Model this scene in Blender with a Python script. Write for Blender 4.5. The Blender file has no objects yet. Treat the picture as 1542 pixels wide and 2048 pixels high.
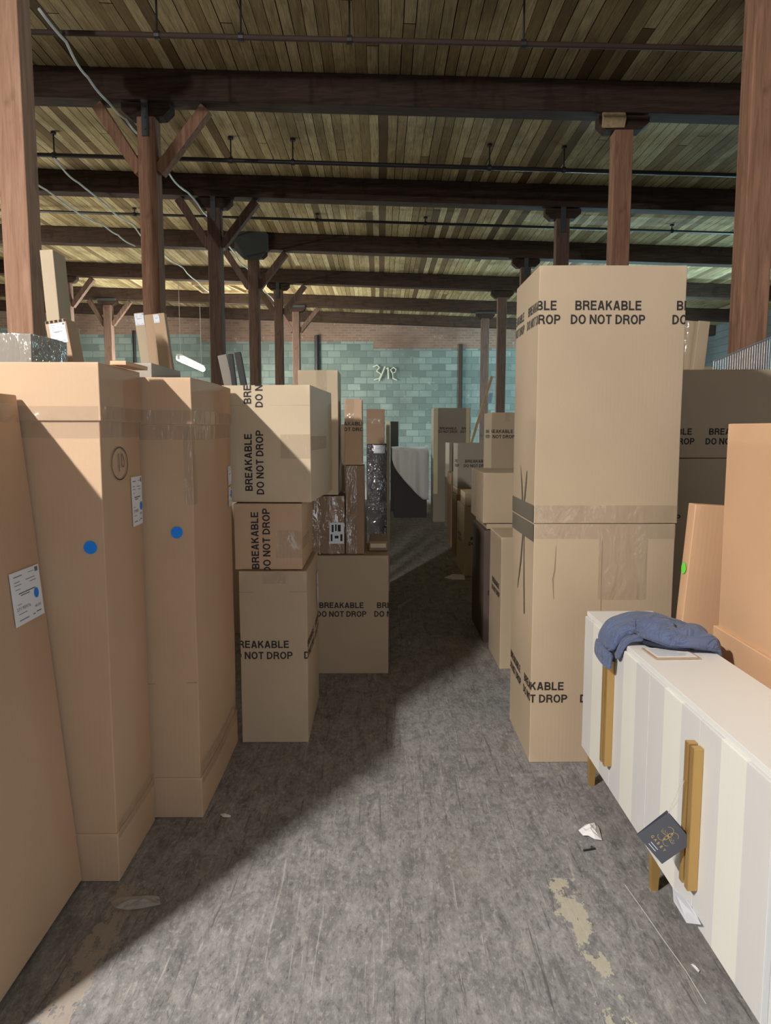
import bpy, bmesh, math, random
from mathutils import Vector, Matrix, noise

SC = bpy.context.scene
COL = SC.collection
PI = math.pi

# ------------------------------------------------------------------ camera
FPX, CX, CY, EYE = 1480.0, 771.0, 1024.0, 1.6
PITCH = math.atan(162 / FPX)
YAW = math.atan(11 * math.cos(PITCH) / FPX)
cam_data = bpy.data.cameras.new('camera')
cam = bpy.data.objects.new('camera', cam_data)
COL.objects.link(cam)
cam.location = (0, 0, EYE)
cam.rotation_euler = (PI / 2 - PITCH, 0, -YAW)
cam_data.sensor_fit = 'VERTICAL'
cam_data.sensor_height = 24.0
cam_data.lens = FPX / 2048 * 24.0
cam_data.clip_start = 0.02
SC.camera = cam

# ------------------------------------------------------------------ exposure, world
SC.view_settings.view_transform = 'Standard'
SC.view_settings.look = 'None'
SC.view_settings.gamma = 1.0
SC.view_settings.use_curve_mapping = False
SC.view_settings.exposure = 0.0
world = bpy.data.worlds.new('world')
SC.world = world
world.use_nodes = True
world.node_tree.nodes['Background'].inputs[0].default_value = (0.6, 0.75, 1.0, 1)
world.node_tree.nodes['Background'].inputs[1].default_value = 0.02

# ------------------------------------------------------------------ lights of the hall and added fill
KEY_POS = (-3.2, -0.95, 4.40)
KEY_W = 660.0
DOOR_FILL_W = 46.0
TUBE_KEY, TUBE_FAR, TUBE_COOL, TUBE_FILL = 240.0, 430.0, 480.0, 640.0


def area_light(name, loc, direction, sx, sy, watts, col, spread=PI):
    ld = bpy.data.lights.new(name, 'AREA')
    ld.shape = 'RECTANGLE'
    ld.size, ld.size_y = sx, sy
    ld.energy = watts
    ld.color = col
    ld.spread = spread
    o = bpy.data.objects.new(name, ld)
    COL.objects.link(o)
    o.location = loc
    z = -Vector(direction).normalized()          # long side kept along the hall (world Y) where it can be
    y = Vector((0, 1, 0)) if abs(z.y) < 0.9 else Vector((0, 0, 1))
    y = (y - z * y.dot(z)).normalized()
    x = y.cross(z)
    o.rotation_euler = Matrix((x, y, z)).transposed().to_euler()
    return o


key = area_light('strip_lamp_glow', KEY_POS, (0.45, 0.55, -1.0), 0.09, 0.8, KEY_W, (1.0, 0.945, 0.88))
doorway_fill = area_light('fill_doorway_light', (2.0, -2.70, 1.75), (-0.12, 1, 0.0), 2.6, 2.8, DOOR_FILL_W, (0.86, 0.92, 1.0))  # added cool fill from behind the camera, given the form of a doorway

# ------------------------------------------------------------------ pixel -> place helpers
_F = Vector((math.sin(YAW) * math.cos(PITCH), math.cos(YAW) * math.cos(PITCH), -math.sin(PITCH)))
_R = Vector((math.cos(YAW), -math.sin(YAW), 0))
_U = _R.cross(_F)
_C = Vector((0, 0, EYE))


def ray(u, v):
    return _F + _R * ((u - CX) / FPX) + _U * ((CY - v) / FPX)


def at_y(u, v, Y):
    d = ray(u, v)
    return _C + d * (Y / d.y)


def at_z(u, v, z=0.0):
    d = ray(u, v)
    return _C + d * ((z - EYE) / d.z)


def at_x(u, v, X):
    d = ray(u, v)
    return _C + d * (X / d.x)


# ------------------------------------------------------------------ materials
def nmat(name):
    m = bpy.data.materials.new(name)
    m.use_nodes = True
    nt = m.node_tree
    return m, nt, nt.nodes['Principled BSDF']


def N(nt, kind, **kw):
    n = nt.nodes.new(kind)
    for k, v in kw.items():
        if k.startswith('i_'):
            key_ = k[2:]
            n.inputs[int(key_) if key_.isdigit() else key_].default_value = v
        else:
            setattr(n, k, v)
    return n


def mathn(nt, op, a, b=None, c=None):
    n = nt.nodes.new('ShaderNodeMath')
    n.operation = op
    for i, x in enumerate((a, b, c)):
        if x is None:
            continue
        if isinstance(x, (int, float)):
            n.inputs[i].default_value = x
        else:
            nt.links.new(x, n.inputs[i])
    return n.outputs[0]


def mixc(nt, fac, a, b, blend='MIX'):
    n = nt.nodes.new('ShaderNodeMix')
    n.data_type = 'RGBA'
    n.blend_type = blend
    for sock, x in ((n.inputs['Factor'], fac), (n.inputs['A'], a), (n.inputs['B'], b)):
        if isinstance(x, (int, float)):
            sock.default_value = x
        elif isinstance(x, tuple):
            sock.default_value = x if len(x) == 4 else (*x, 1)
        else:
            nt.links.new(x, sock)
    return n.outputs['Result']


def ramp(nt, fac, stops):
    n = nt.nodes.new('ShaderNodeValToRGB')
    el = n.color_ramp.elements
    while len(el) < len(stops):
        el.new(0.5)
    for e, (p, c) in zip(el, stops):
        e.position = p
        e.color = (c, c, c, 1) if isinstance(c, (int, float)) else (*c, 1)
    nt.links.new(fac, n.inputs[0])
    return n.outputs[0]


def coords(nt, kind='Object', scale=(1, 1, 1), rotz=0.0):
    tc = nt.nodes.new('ShaderNodeTexCoord')
    mp = nt.nodes.new('ShaderNodeMapping')
    mp.inputs['Scale'].default_value = scale
    mp.inputs['Rotation'].default_value = (0, 0, rotz)
    nt.links.new(tc.outputs[kind], mp.inputs[0])
    return mp.outputs[0]


def noise_tex(nt, vec, scale, detail=4, rough=0.6, dist=0.0):
    n = nt.nodes.new('ShaderNodeTexNoise')
    n.inputs['Scale'].default_value = scale
    n.inputs['Detail'].default_value = detail
    n.inputs['Roughness'].default_value = rough
    n.inputs['Distortion'].default_value = dist
    nt.links.new(vec, n.inputs['Vector'])
    return n.outputs[0]


def bump(nt, h, bsdf, strength=0.3, dist=0.01):
    b = nt.nodes.new('ShaderNodeBump')
    b.inputs['Strength'].default_value = strength
    b.inputs['Distance'].default_value = dist
    nt.links.new(h, b.inputs['Height'])
    nt.links.new(b.outputs[0], bsdf.inputs['Normal'])


def plain(name, rgb, rough=0.6, metal=0.0, spec=0.5):
    m, nt, b = nmat(name)
    b.inputs['Base Color'].default_value = (*rgb, 1)
    b.inputs['Roughness'].default_value = rough
    b.inputs['Metallic'].default_value = metal
    b.inputs['Specular IOR Level'].default_value = spec
    return m


def scaled(rgb, k):
    return tuple(min(1.0, c * k) for c in rgb)


def cardboard(name, rgb, rough=0.72):
    m, nt, b = nmat(name)
    v = coords(nt)
    big = noise_tex(nt, v, 1.7, 3, 0.5)
    c = mixc(nt, ramp(nt, big, [(0.3, 0.0), (0.7, 1.0)]), scaled(rgb, 0.93), scaled(rgb, 1.06))
    fib = noise_tex(nt, coords(nt, scale=(60, 60, 9)), 6, 4, 0.7)
    c = mixc(nt, ramp(nt, fib, [(0.35, 0.0), (0.75, 0.22)]), c, scaled(rgb, 0.8))
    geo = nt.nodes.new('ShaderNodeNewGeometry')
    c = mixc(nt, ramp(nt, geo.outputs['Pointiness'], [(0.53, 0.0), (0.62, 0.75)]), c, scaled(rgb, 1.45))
    nt.links.new(c, b.inputs['Base Color'])
    b.inputs['Roughness'].default_value = rough
    b.inputs['Specular IOR Level'].default_value = 0.25
    flute = N(nt, 'ShaderNodeTexWave', i_Scale=34.0, i_Distortion=0.4, bands_direction='DIAGONAL')
    nt.links.new(coords(nt, scale=(1, 1, 0.0)), flute.inputs['Vector'])
    hh = mathn(nt, 'ADD', mathn(nt, 'MULTIPLY', flute.outputs[1], 0.12), mathn(nt, 'MULTIPLY', big, 3.0))
    bump(nt, hh, b, 0.25, 0.004)
    return m


def film(name, tint, opacity, scale, strength, rough=0.12, metal=0.0):
    """thin glossy plastic: mostly see-through, with a wrinkled shiny face"""
    m, nt, b = nmat(name)
    out = nt.nodes['Material Output']
    b.inputs['Base Color'].default_value = (*tint, 1)
    b.inputs['Roughness'].default_value = rough
    b.inputs['Metallic'].default_value = metal
    b.inputs['Specular IOR Level'].default_value = 0.9
    b.inputs['Coat Weight'].default_value = 1.0
    b.inputs['Coat Roughness'].default_value = 0.06
    v = coords(nt, scale=(1, 1, 0.45))
    h = mathn(nt, 'ADD', noise_tex(nt, v, scale, 3, 0.55, 1.2), mathn(nt, 'MULTIPLY', noise_tex(nt, v, scale * 0.3, 2, 0.5, 0.5), 2.0))
    bp = nt.nodes.new('ShaderNodeBump')
    bp.inputs['Strength'].default_value = strength
    bp.inputs['Distance'].default_value = 0.03
    nt.links.new(h, bp.inputs['Height'])
    nt.links.new(bp.outputs[0], b.inputs['Normal'])
    nt.links.new(bp.outputs[0], b.inputs['Coat Normal'])
    tr = nt.nodes.new('ShaderNodeBsdfTransparent')
    mx = nt.nodes.new('ShaderNodeMixShader')
    mx.inputs[0].default_value = opacity
    nt.links.new(tr.outputs[0], mx.inputs[1])
    nt.links.new(b.outputs[0], mx.inputs[2])
    nt.links.new(mx.outputs[0], out.inputs[0])
    return m


def timber(name, rgb, dark, scale=(14, 14, 0.9)):
    m, nt, b = nmat(name)
    v = coords(nt, scale=scale)
    g = noise_tex(nt, v, 2.2, 6, 0.65, 0.6)
    c = mixc(nt, ramp(nt, g, [(0.35, 0.0), (0.7, 1.0)]), dark, rgb)
    blot = noise_tex(nt, coords(nt, scale=(3, 3, 1.6)), 2.0, 3, 0.6)
    c = mixc(nt, ramp(nt, blot, [(0.56, 0.0), (0.68, 0.55)]), c, scaled(dark, 0.7))
    nt.links.new(c, b.inputs['Base Color'])
    b.inputs['Roughness'].default_value = 0.8
    b.inputs['Specular IOR Level'].default_value = 0.2
    bump(nt, g, b, 0.4, 0.006)
    return m


def floor_material():
    m, nt, b = nmat('worn_floor')
    v = coords(nt)
    sx = nt.nodes.new('ShaderNodeSeparateXYZ')
    nt.links.new(v, sx.inputs[0])
    X, Y = sx.outputs[0], sx.outputs[1]
    a = noise_tex(nt, coords(nt, scale=(8.0, 3.4, 1)), 1.7, 9, 0.74, 0.6)
    c = mixc(nt, ramp(nt, a, [(0.30, 0.0), (0.70, 1.0)]), (0.130, 0.129, 0.136), (0.37, 0.366, 0.364))
    grit = noise_tex(nt, coords(nt, scale=(1.7, 0.8, 1)), 38, 5, 0.75, 0.4)
    c = mixc(nt, ramp(nt, grit, [(0.54, 0.0), (0.66, 0.55)]), c, (0.50, 0.485, 0.46))
    c = mixc(nt, ramp(nt, grit, [(0.34, 0.6), (0.46, 0.0)]), c, (0.09, 0.088, 0.094))
    fine = noise_tex(nt, coords(nt, scale=(19, 7.5, 1)), 2.4, 8, 0.8, 1.0)
    zone = noise_tex(nt, coords(nt, scale=(3.2, 1.6, 1)), 1.3, 4, 0.6)
    fl = mathn(nt, 'MULTIPLY', ramp(nt, fine, [(0.52, 0.0), (0.70, 0.75)]), ramp(nt, zone, [(0.42, 0.1), (0.62, 1.0)]))
    c = mixc(nt, fl, c, (0.53, 0.51, 0.47))
    c = mixc(nt, ramp(nt, fine, [(0.30, 0.85), (0.43, 0.0)]), c, (0.075, 0.080, 0.086))
    # scrape marks that run with the aisle
    sc = noise_tex(nt, coords(nt, scale=(30, 1.3, 1)), 1.5, 6, 0.72, 1.2)
    c = mixc(nt, ramp(nt, sc, [(0.33, 0.75), (0.42, 0.0)]), c, (0.08, 0.076, 0.082))
    c = mixc(nt, ramp(nt, sc, [(0.60, 0.0), (0.68, 0.6)]), c, (0.54, 0.52, 0.49))
    brown = noise_tex(nt, v, 1.1, 4, 0.6)
    c = mixc(nt, ramp(nt, brown, [(0.5, 0.0), (0.7, 0.35)]), c, (0.25, 0.205, 0.175))
    # stripes of dirt and worn paint along the aisle
    edge = noise_tex(nt, coords(nt, scale=(9, 5, 1)), 1.5, 5, 0.7)

    def stripe(x0, half, y0, y1, soft=0.05):
        off = mathn(nt, 'MULTIPLY_ADD', edge, 0.16, -0.08)
        d = mathn(nt, 'ABSOLUTE', mathn(nt, 'ADD', mathn(nt, 'SUBTRACT', X, x0), off))
        k = mathn(nt, 'LESS_THAN', d, half)
        k = mathn(nt, 'MULTIPLY', k, mathn(nt, 'GREATER_THAN', Y, y0))
        return mathn(nt, 'MULTIPLY', k, mathn(nt, 'LESS_THAN', Y, y1))
    hole = mathn(nt, 'GREATER_THAN', noise_tex(nt, coords(nt, scale=(16, 8, 1)), 2.0, 5, 0.7), 0.44)
    s1 = mathn(nt, 'MULTIPLY', stripe(-0.885, 0.038, 0.0, 2.47), hole)
    c = mixc(nt, mathn(nt, 'MULTIPLY', s1, 0.9), c, mixc(nt, fine, (0.30, 0.25, 0.215), (0.46, 0.405, 0.355)))
    patch = mathn(nt, 'GREATER_THAN', noise_tex(nt, coords(nt, scale=(5, 2.6, 1)), 2.1, 5, 0.7), 0.50)
    s2 = mathn(nt, 'MULTIPLY', stripe(0.645, 0.045, 0.5, 2.5), patch)
    c = mixc(nt, mathn(nt, 'MULTIPLY', s2, 0.8), c, mixc(nt, fine, (0.44, 0.40, 0.31), (0.60, 0.56, 0.45)))
    nt.links.new(c, b.inputs['Base Color'])
    b.inputs['Roughness'].default_value = 0.8
    b.inputs['Specular IOR Level'].default_value = 0.08
    hh = mathn(nt, 'ADD', fine, mathn(nt, 'MULTIPLY', sc, 1.2))
    bump(nt, hh, b, 0.35, 0.006)
    return m


def ceiling_material():
    m, nt, b = nmat('ceiling_boards')
    v = coords(nt)
    sx = nt.nodes.new('ShaderNodeSeparateXYZ')
    nt.links.new(v, sx.inputs[0])
    X, Y = sx.outputs[0], sx.outputs[1]
    wob = noise_tex(nt, coords(nt, scale=(1, 0.6, 1)), 1.5, 2, 0.5)
    xs = mathn(nt, 'ADD', mathn(nt, 'MULTIPLY', X, 1 / 0.108), mathn(nt, 'MULTIPLY', wob, 0.25))
    row = mathn(nt, 'FLOOR', xs)
    fr = mathn(nt, 'FRACT', xs)
    wn = N(nt, 'ShaderNodeTexWhiteNoise', noise_dimensions='1D')
    nt.links.new(row, wn.inputs['W'])
    ys = mathn(nt, 'ADD', mathn(nt, 'MULTIPLY', Y, 1 / 8.5), mathn(nt, 'MULTIPLY', wn.outputs[0], 7.0))
    seg = mathn(nt, 'FLOOR', ys)
    fy = mathn(nt, 'FRACT', ys)
    wn2 = N(nt, 'ShaderNodeTexWhiteNoise', noise_dimensions='2D')
    cv = nt.nodes.new('ShaderNodeCombineXYZ')
    nt.links.new(row, cv.inputs[0])
    nt.links.new(seg, cv.inputs[1])
    nt.links.new(cv.outputs[0], wn2.inputs['Vector'])
    r = wn2.outputs[0]
    base = ramp(nt, r, [(0.0, (0.14, 0.092, 0.05)), (0.18, (0.32, 0.235, 0.118)), (0.55, (0.50, 0.40, 0.215)), (1.0, (0.66, 0.555, 0.33))])
    grain = noise_tex(nt, coords(nt, scale=(30, 1.6, 1)), 2.0, 5, 0.7, 0.6)
    c = mixc(nt, ramp(nt, grain, [(0.3, 0.65), (0.62, 0.0)]), base, (0.11, 0.075, 0.042))
    stain = noise_tex(nt, coords(nt, scale=(1.2, 0.5, 1)), 1.3, 4, 0.65)
    c = mixc(nt, ramp(nt, stain, [(0.5, 0.0), (0.72, 0.7)]), c, (0.10, 0.07, 0.045))
    gw = mathn(nt, 'MULTIPLY_ADD', wn.outputs[0], 0.07, 0.025)
    gap = mathn(nt, 'LESS_THAN', fr, gw)
    gap = mathn(nt, 'MAXIMUM', gap, mathn(nt, 'LESS_THAN', fy, 0.0015))
    c = mixc(nt, gap, c, (0.014, 0.010, 0.007))
    nt.links.new(c, b.inputs['Base Color'])
    b.inputs['Roughness'].default_value = 0.85
    b.inputs['Specular IOR Level'].default_value = 0.15
    hh = mathn(nt, 'SUBTRACT', mathn(nt, 'MULTIPLY', grain, 0.2), gap)
    bump(nt, hh, b, 0.6, 0.012)
    return m


def masonry(name, c1, c2, mortar, bw, bh, mort, rough, pale, pale_amt):
    m, nt, b = nmat(name)
    tc = nt.nodes.new('ShaderNodeTexCoord')
    sx = nt.nodes.new('ShaderNodeSeparateXYZ')
    nt.links.new(tc.outputs['Object'], sx.inputs[0])
    cv = nt.nodes.new('ShaderNodeCombineXYZ')
    nt.links.new(sx.outputs[0], cv.inputs[0])
    nt.links.new(sx.outputs[2], cv.inputs[1])
    br = N(nt, 'ShaderNodeTexBrick', i_Scale=1.0)
    br.inputs['Brick Width'].default_value = bw
    br.inputs['Row Height'].default_value = bh
    br.inputs['Mortar Size'].default_value = mort
    br.inputs['Mortar Smooth'].default_value = 0.2
    br.inputs['Bias'].default_value = -0.1
    br.inputs['Color1'].default_value = (*c1, 1)
    br.inputs['Color2'].default_value = (*c2, 1)
    br.inputs['Mortar'].default_value = (*mortar, 1)
    nt.links.new(cv.outputs[0], br.inputs['Vector'])
    n1 = noise_tex(nt, tc.outputs['Object'], 0.55, 4, 0.6)
    n2 = noise_tex(nt, tc.outputs['Object'], 5.0, 5, 0.7)
    c = mixc(nt, ramp(nt, n1, [(0.42, 0.0), (0.64, 0.7)]), br.outputs[0], scaled(c1, 0.45))
    c = mixc(nt, ramp(nt, n2, [(0.62, 0.0), (0.72, pale_amt)]), c, pale)
    nt.links.new(c, b.inputs['Base Color'])
    b.inputs['Roughness'].default_value = rough
    hh = mathn(nt, 'SUBTRACT', mathn(nt, 'MULTIPLY', n2, 0.4), br.outputs[1])
    bump(nt, hh, b, 0.6, 0.015)
    return m


M = {}
M['floor'] = floor_material()
M['ceiling'] = ceiling_material()
M['block'] = masonry('painted_block', (0.30, 0.37, 0.348), (0.125, 0.175, 0.168), (0.155, 0.20, 0.195), 0.41, 0.205, 0.011, 0.75, (0.50, 0.60, 0.56), 0.35)
M['brick'] = masonry('old_brick', (0.34, 0.20, 0.145), (0.24, 0.135, 0.10), (0.30, 0.25, 0.21), 0.22, 0.078, 0.012, 0.85, (0.62, 0.56, 0.48), 0.6)
M['plaster'] = masonry('grey_block', (0.16, 0.18, 0.19), (0.13, 0.15, 0.16), (0.10, 0.11, 0.12), 0.41, 0.205, 0.011, 0.85, (0.2, 0.2, 0.2), 0.2)
M['kraft_red'] = cardboard('kraft_reddish', (0.55, 0.385, 0.258))
M['kraft'] = cardboard('kraft_plain', (0.515, 0.405, 0.288))
M['kraft_pale'] = cardboard('kraft_pale', (0.585, 0.48, 0.345))
M['kraft_orange'] = cardboard('kraft_orange', (0.68, 0.43, 0.262))
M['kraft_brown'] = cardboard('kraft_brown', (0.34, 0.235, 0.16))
M['kraft_shaded'] = cardboard('kraft_shaded', (0.135, 0.098, 0.085))  # darkened kraft for one carton; the shade it stands in is in the colour
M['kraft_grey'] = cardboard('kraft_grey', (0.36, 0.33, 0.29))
M['charcoal'] = cardboard('charcoal_board', (0.07, 0.066, 0.068))
M['tape'] = film('clear_tape', (0.50, 0.40, 0.31), 0.24, 11, 0.7, 0.10)
M['wrap'] = film('stretch_film', (0.80, 0.80, 0.82), 0.12, 13, 1.0, 0.14, 1.0)
M['cleartrash'] = film('loose_film', (0.6, 0.58, 0.56), 0.35, 20, 0.6, 0.15)
M['film_white'] = plain('white_film', (0.72, 0.76, 0.84), 0.35)
M['dark_tape'] = plain('brown_tape', (0.19, 0.165, 0.13), 0.38)
M['ink'] = plain('black_print', (0.022, 0.019, 0.019), 0.7)
M['ink_grey'] = plain('label_print', (0.16, 0.18, 0.24), 0.7)
M['marker'] = plain('marker_ink', (0.07, 0.035, 0.035), 0.6)
M['label'] = plain('label_paper', (0.82, 0.88, 0.97), 0.5)
M['blue_dot'] = plain('blue_sticker', (0.0, 0.24, 0.92), 0.45)
M['green_dot'] = plain('green_sticker', (0.17, 0.86, 0.07), 0.45)
M['timber'] = timber('old_timber', (0.42, 0.235, 0.155), (0.22, 0.115, 0.075))
M['timber_pale'] = timber('worn_timber', (0.60, 0.37, 0.26), (0.40, 0.225, 0.15))
M['timber_dark'] = timber('dark_post_timber', (0.20, 0.125, 0.098), (0.10, 0.062, 0.05))
M['beam'] = timber('dark_beam', (0.078, 0.048, 0.034), (0.036, 0.022, 0.017), scale=(0.9, 14, 14))
M['pale_wood'] = timber('pale_wood', (0.58, 0.44, 0.27), (0.42, 0.30, 0.17))
M['cream_board'] = plain('cream_foam', (0.70, 0.64, 0.44), 0.6)
M['steel'] = plain('dark_steel', (0.060, 0.068, 0.078), 0.5, 0.3)
M['pipe'] = plain('black_pipe', (0.035, 0.030, 0.034), 0.5, 0.3)
M['pipe_rust'] = plain('rusty_pipe', (0.06, 0.036, 0.028), 0.8)
M['cable'] = plain('grey_cable', (0.66, 0.70, 0.70), 0.45)
M['housing'] = plain('white_housing', (0.75, 0.75, 0.72), 0.4)
M['wire'] = plain('pale_wire', (0.50, 0.50, 0.46), 0.5)
M['rack'] = plain('galvanised_wire', (0.42, 0.46, 0.52), 0.35, 0.6)
M['brass'] = plain('brushed_brass', (0.56, 0.36, 0.13), 0.34, 0.55)
M['white_lacquer'] = plain('white_lacquer', (0.82, 0.83, 0.82), 0.42)
M['cloth'] = None
M['card_dark'] = plain('slate_card', (0.075, 0.080, 0.100), 0.5)
M['gold'] = plain('gold_print', (0.72, 0.52, 0.18), 0.4, 0.3)
M['paper'] = plain('white_paper', (0.78, 0.79, 0.80), 0.7)
M['grey_paper'] = plain('form_print', (0.50, 0.56, 0.66), 0.7)
M['black'] = plain('black_metal', (0.02, 0.02, 0.021), 0.5)
M['sheet'] = plain('white_sheet', (0.82, 0.84, 0.86), 0.75)
M['chalk'] = plain('chalk', (0.70, 0.72, 0.60), 0.9)


def emitter(name, col, strength):
    m, nt, b = nmat(name)
    b.inputs['Base Color'].default_value = (0.8, 0.8, 0.8, 1)
    b.inputs['Emission Color'].default_value = (*col, 1)
    b.inputs['Emission Strength'].default_value = strength
    return m


M['tube'] = emitter('lit_tube', (1.0, 1.0, 0.86), TUBE_FAR)
M['tube_key'] = emitter('lit_tube_near', (1.0, 0.93, 0.84), TUBE_KEY)
M['tube_cool'] = emitter('lit_tube_cool', (0.55, 0.90, 1.0), TUBE_COOL)
M['tube_fill'] = emitter('lit_tube_fill', (1.0, 0.96, 0.80), TUBE_FILL)
M['daylight'] = emitter('fill_doorway_glow', (0.75, 0.86, 1.0), 0.5)  # glow of the added doorway panel


def jacket_material():
    m, nt, b = nmat('navy_cloth')
    v = coords(nt)
    n = noise_tex(nt, v, 9, 4, 0.6)
    c = mixc(nt, n, (0.082, 0.112, 0.215), (0.118, 0.155, 0.275))
    nt.links.new(c, b.inputs['Base Color'])
    b.inputs['Roughness'].default_value = 0.85
    b.inputs['Sheen Weight'].default_value = 0.15
    weave = noise_tex(nt, v, 260, 2, 0.5)
    fold = noise_tex(nt, coords(nt, scale=(1.0, 2.4, 1.0)), 7.0, 3, 0.55, 2.2)
    bump(nt, mathn(nt, 'ADD', mathn(nt, 'MULTIPLY', fold, 3.0), mathn(nt, 'MULTIPLY', weave, 0.06)), b, 0.9, 0.012)
    return m


M['cloth'] = jacket_material()
M['shaded_lining'] = plain('lining_shade', (0.018, 0.022, 0.045), 0.9)


def striped_door_material():
    """bands of white and greyer grain, 0.135 m wide, running up each door"""
    m, nt, b = nmat('banded_lacquer')
    v = coords(nt)
    sx = nt.nodes.new('ShaderNodeSeparateXYZ')
    nt.links.new(v, sx.inputs[0])
    k = mathn(nt, 'ABSOLUTE', sx.outputs[1])
    band = mathn(nt, 'LESS_THAN', mathn(nt, 'ABSOLUTE', mathn(nt, 'SUBTRACT', k, 0.003)), 0.066)
    g = noise_tex(nt, coords(nt, scale=(90, 90, 1.5)), 2.0, 3, 0.6)
    c0 = mixc(nt, g, (0.69, 0.70, 0.705), (0.745, 0.75, 0.75))
    c1 = mixc(nt, g, (0.83, 0.835, 0.78), (0.88, 0.885, 0.83))
    nt.links.new(mixc(nt, band, c0, c1), b.inputs['Base Color'])
    b.inputs['Roughness'].default_value = 0.45
    return m


M['banded'] = striped_door_material()


# ------------------------------------------------------------------ object helpers
def link_mesh(name, bm, mat, parent=None, smooth=False):
    me = bpy.data.meshes.new(name)
    bm.normal_update()
    bm.to_mesh(me)
    bm.free()
    for mm in (mat if isinstance(mat, (list, tuple)) else [mat]):
        me.materials.append(mm)
    if smooth:
        me.polygons.foreach_set('use_smooth', [True] * len(me.polygons))
    o = bpy.data.objects.new(name, me)
    COL.objects.link(o)
    if parent is not None:
        o.parent = parent
    return o


def tag(o, label, cat, group=None, kind=None):
    o['label'] = label
    o['category'] = cat
    if group:
        o['group'] = group
    if kind:
        o['kind'] = kind
    return o


def empty(name, loc=(0, 0, 0), rz=0.0):
    o = bpy.data.objects.new(name, None)
    o.empty_display_size = 0.1
    COL.objects.link(o)
    o.location = loc
    o.rotation_euler = (0, 0, rz)
    return o


def add_box(bm, x0, x1, y0, y1, z0, z1, bev=0.0):
    vs = [bm.verts.new((x, y, z)) for z in (z0, z1) for y in (y0, y1) for x in (x0, x1)]
    fs = []
    for q in ((0, 2, 3, 1), (4, 5, 7, 6), (0, 1, 5, 4), (1, 3, 7, 5), (3, 2, 6, 7), (2, 0, 4, 6)):
        fs.append(bm.faces.new([vs[i] for i in q]))
    if bev:
        es = list({e for f in fs for e in f.edges})
        bmesh.ops.bevel(bm, geom=es, offset=bev, segments=2, affect='EDGES', profile=0.6)
    return vs


def add_prism(bm, pts, thick):
    """pts: closed outline of 3D points; extrude by vector thick"""
    t = Vector(thick)
    a = [bm.verts.new(p) for p in pts]
    b = [bm.verts.new(Vector(p) + t) for p in pts]
    bm.faces.new(a)
    bm.faces.new(b[::-1])
    n = len(a)
    for i in range(n):
        bm.faces.new((a[i], b[i], b[(i + 1) % n], a[(i + 1) % n]))
    bmesh.ops.recalc_face_normals(bm, faces=bm.faces[:])


def add_tube(bm, pts, r, seg=8, cap=True):
    pts = [Vector(p) for p in pts]
    rings = []
    up = Vector((0, 0, 1))
    for i, p in enumerate(pts):
        a = pts[max(0, i - 1)]
        b = pts[min(len(pts) - 1, i + 1)]
        t = (b - a).normalized()
        ref = up if abs(t.z) < 0.95 else Vector((1, 0, 0))
        s = t.cross(ref).normalized()
        w = s.cross(t)
        rad = r[i] if isinstance(r, (list, tuple)) else r
        rings.append([bm.verts.new(p + (s * math.cos(2 * PI * k / seg) + w * math.sin(2 * PI * k / seg)) * rad) for k in range(seg)])
    for i in range(len(rings) - 1):
        for k in range(seg):
            bm.faces.new((rings[i][k], rings[i][(k + 1) % seg], rings[i + 1][(k + 1) % seg], rings[i + 1][k]))
    if cap:
        bm.faces.new(rings[0][::-1])
        bm.faces.new(rings[-1])


def add_bar(bm, a, b, w, h, up=(0, 0, 1)):
    """square bar from a to b"""
    a, b = Vector(a), Vector(b)
    t = (b - a).normalized()
    u = Vector(up)
    s = t.cross(u)
    if s.length < 1e-4:
        s = t.cross(Vector((0, 1, 0)))
    s.normalize()
    u = s.cross(t).normalized()
    q = []
    for p in (a, b):
        for (i, j) in ((-1, -1), (1, -1), (1, 1), (-1, 1)):
            q.append(bm.verts.new(p + s * i * w / 2 + u * j * h / 2))
    for f in ((0, 3, 2, 1), (4, 5, 6, 7), (0, 1, 5, 4), (1, 2, 6, 5), (2, 3, 7, 6), (3, 0, 4, 7)):
        bm.faces.new([q[i] for i in f])


def finish_edges(o, width=0.004, seg=2):
    b = o.modifiers.new('edge', 'BEVEL')
    b.width = width
    b.segments = seg
    b.limit_method = 'ANGLE'
    b.angle_limit = math.radians(40)
    w = o.modifiers.new('norm', 'WEIGHTED_NORMAL')
    w.keep_sharp = True
    o.data.polygons.foreach_set('use_smooth', [True] * len(o.data.polygons))


# ------------------------------------------------------------------ lettering
_text_cache = {}


def text_mesh(s, bold=0.012):
    """text as triangles around x centre 0, baseline 0, cap height 1"""
    if s in _text_cache:
        return _text_cache[s]
    cu = bpy.data.curves.new('t', 'FONT')
    cu.body = s
    cu.size = 1.0
    cu.offset = bold
    cu.resolution_u = 3
    o = bpy.data.objects.new('t', cu)
    COL.objects.link(o)
    dg = bpy.context.evaluated_depsgraph_get()
    me = bpy.data.meshes.new_from_object(o.evaluated_get(dg))
    v = [(p.co.x, p.co.y) for p in me.vertices]
    f = [tuple(p.vertices) for p in me.polygons]
    bpy.data.objects.remove(o)
    bpy.data.curves.remove(cu)
    bpy.data.meshes.remove(me)
    xs = [p[0] for p in v]
    mid = (min(xs) + max(xs)) / 2
    cap = 0.70
    v = [((x - mid) / cap, y / cap) for x, y in v]
    wid = (max(xs) - min(xs)) / cap
    _text_cache[s] = (v, f, wid)
    return _text_cache[s]


def _arc(cx, cy, rx, ry, a0, a1, n=10):
    return [(cx + rx * math.cos(math.radians(a0 + (a1 - a0) * i / n)), cy + ry * math.sin(math.radians(a0 + (a1 - a0) * i / n))) for i in range(n + 1)]


_q = 0.09


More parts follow.
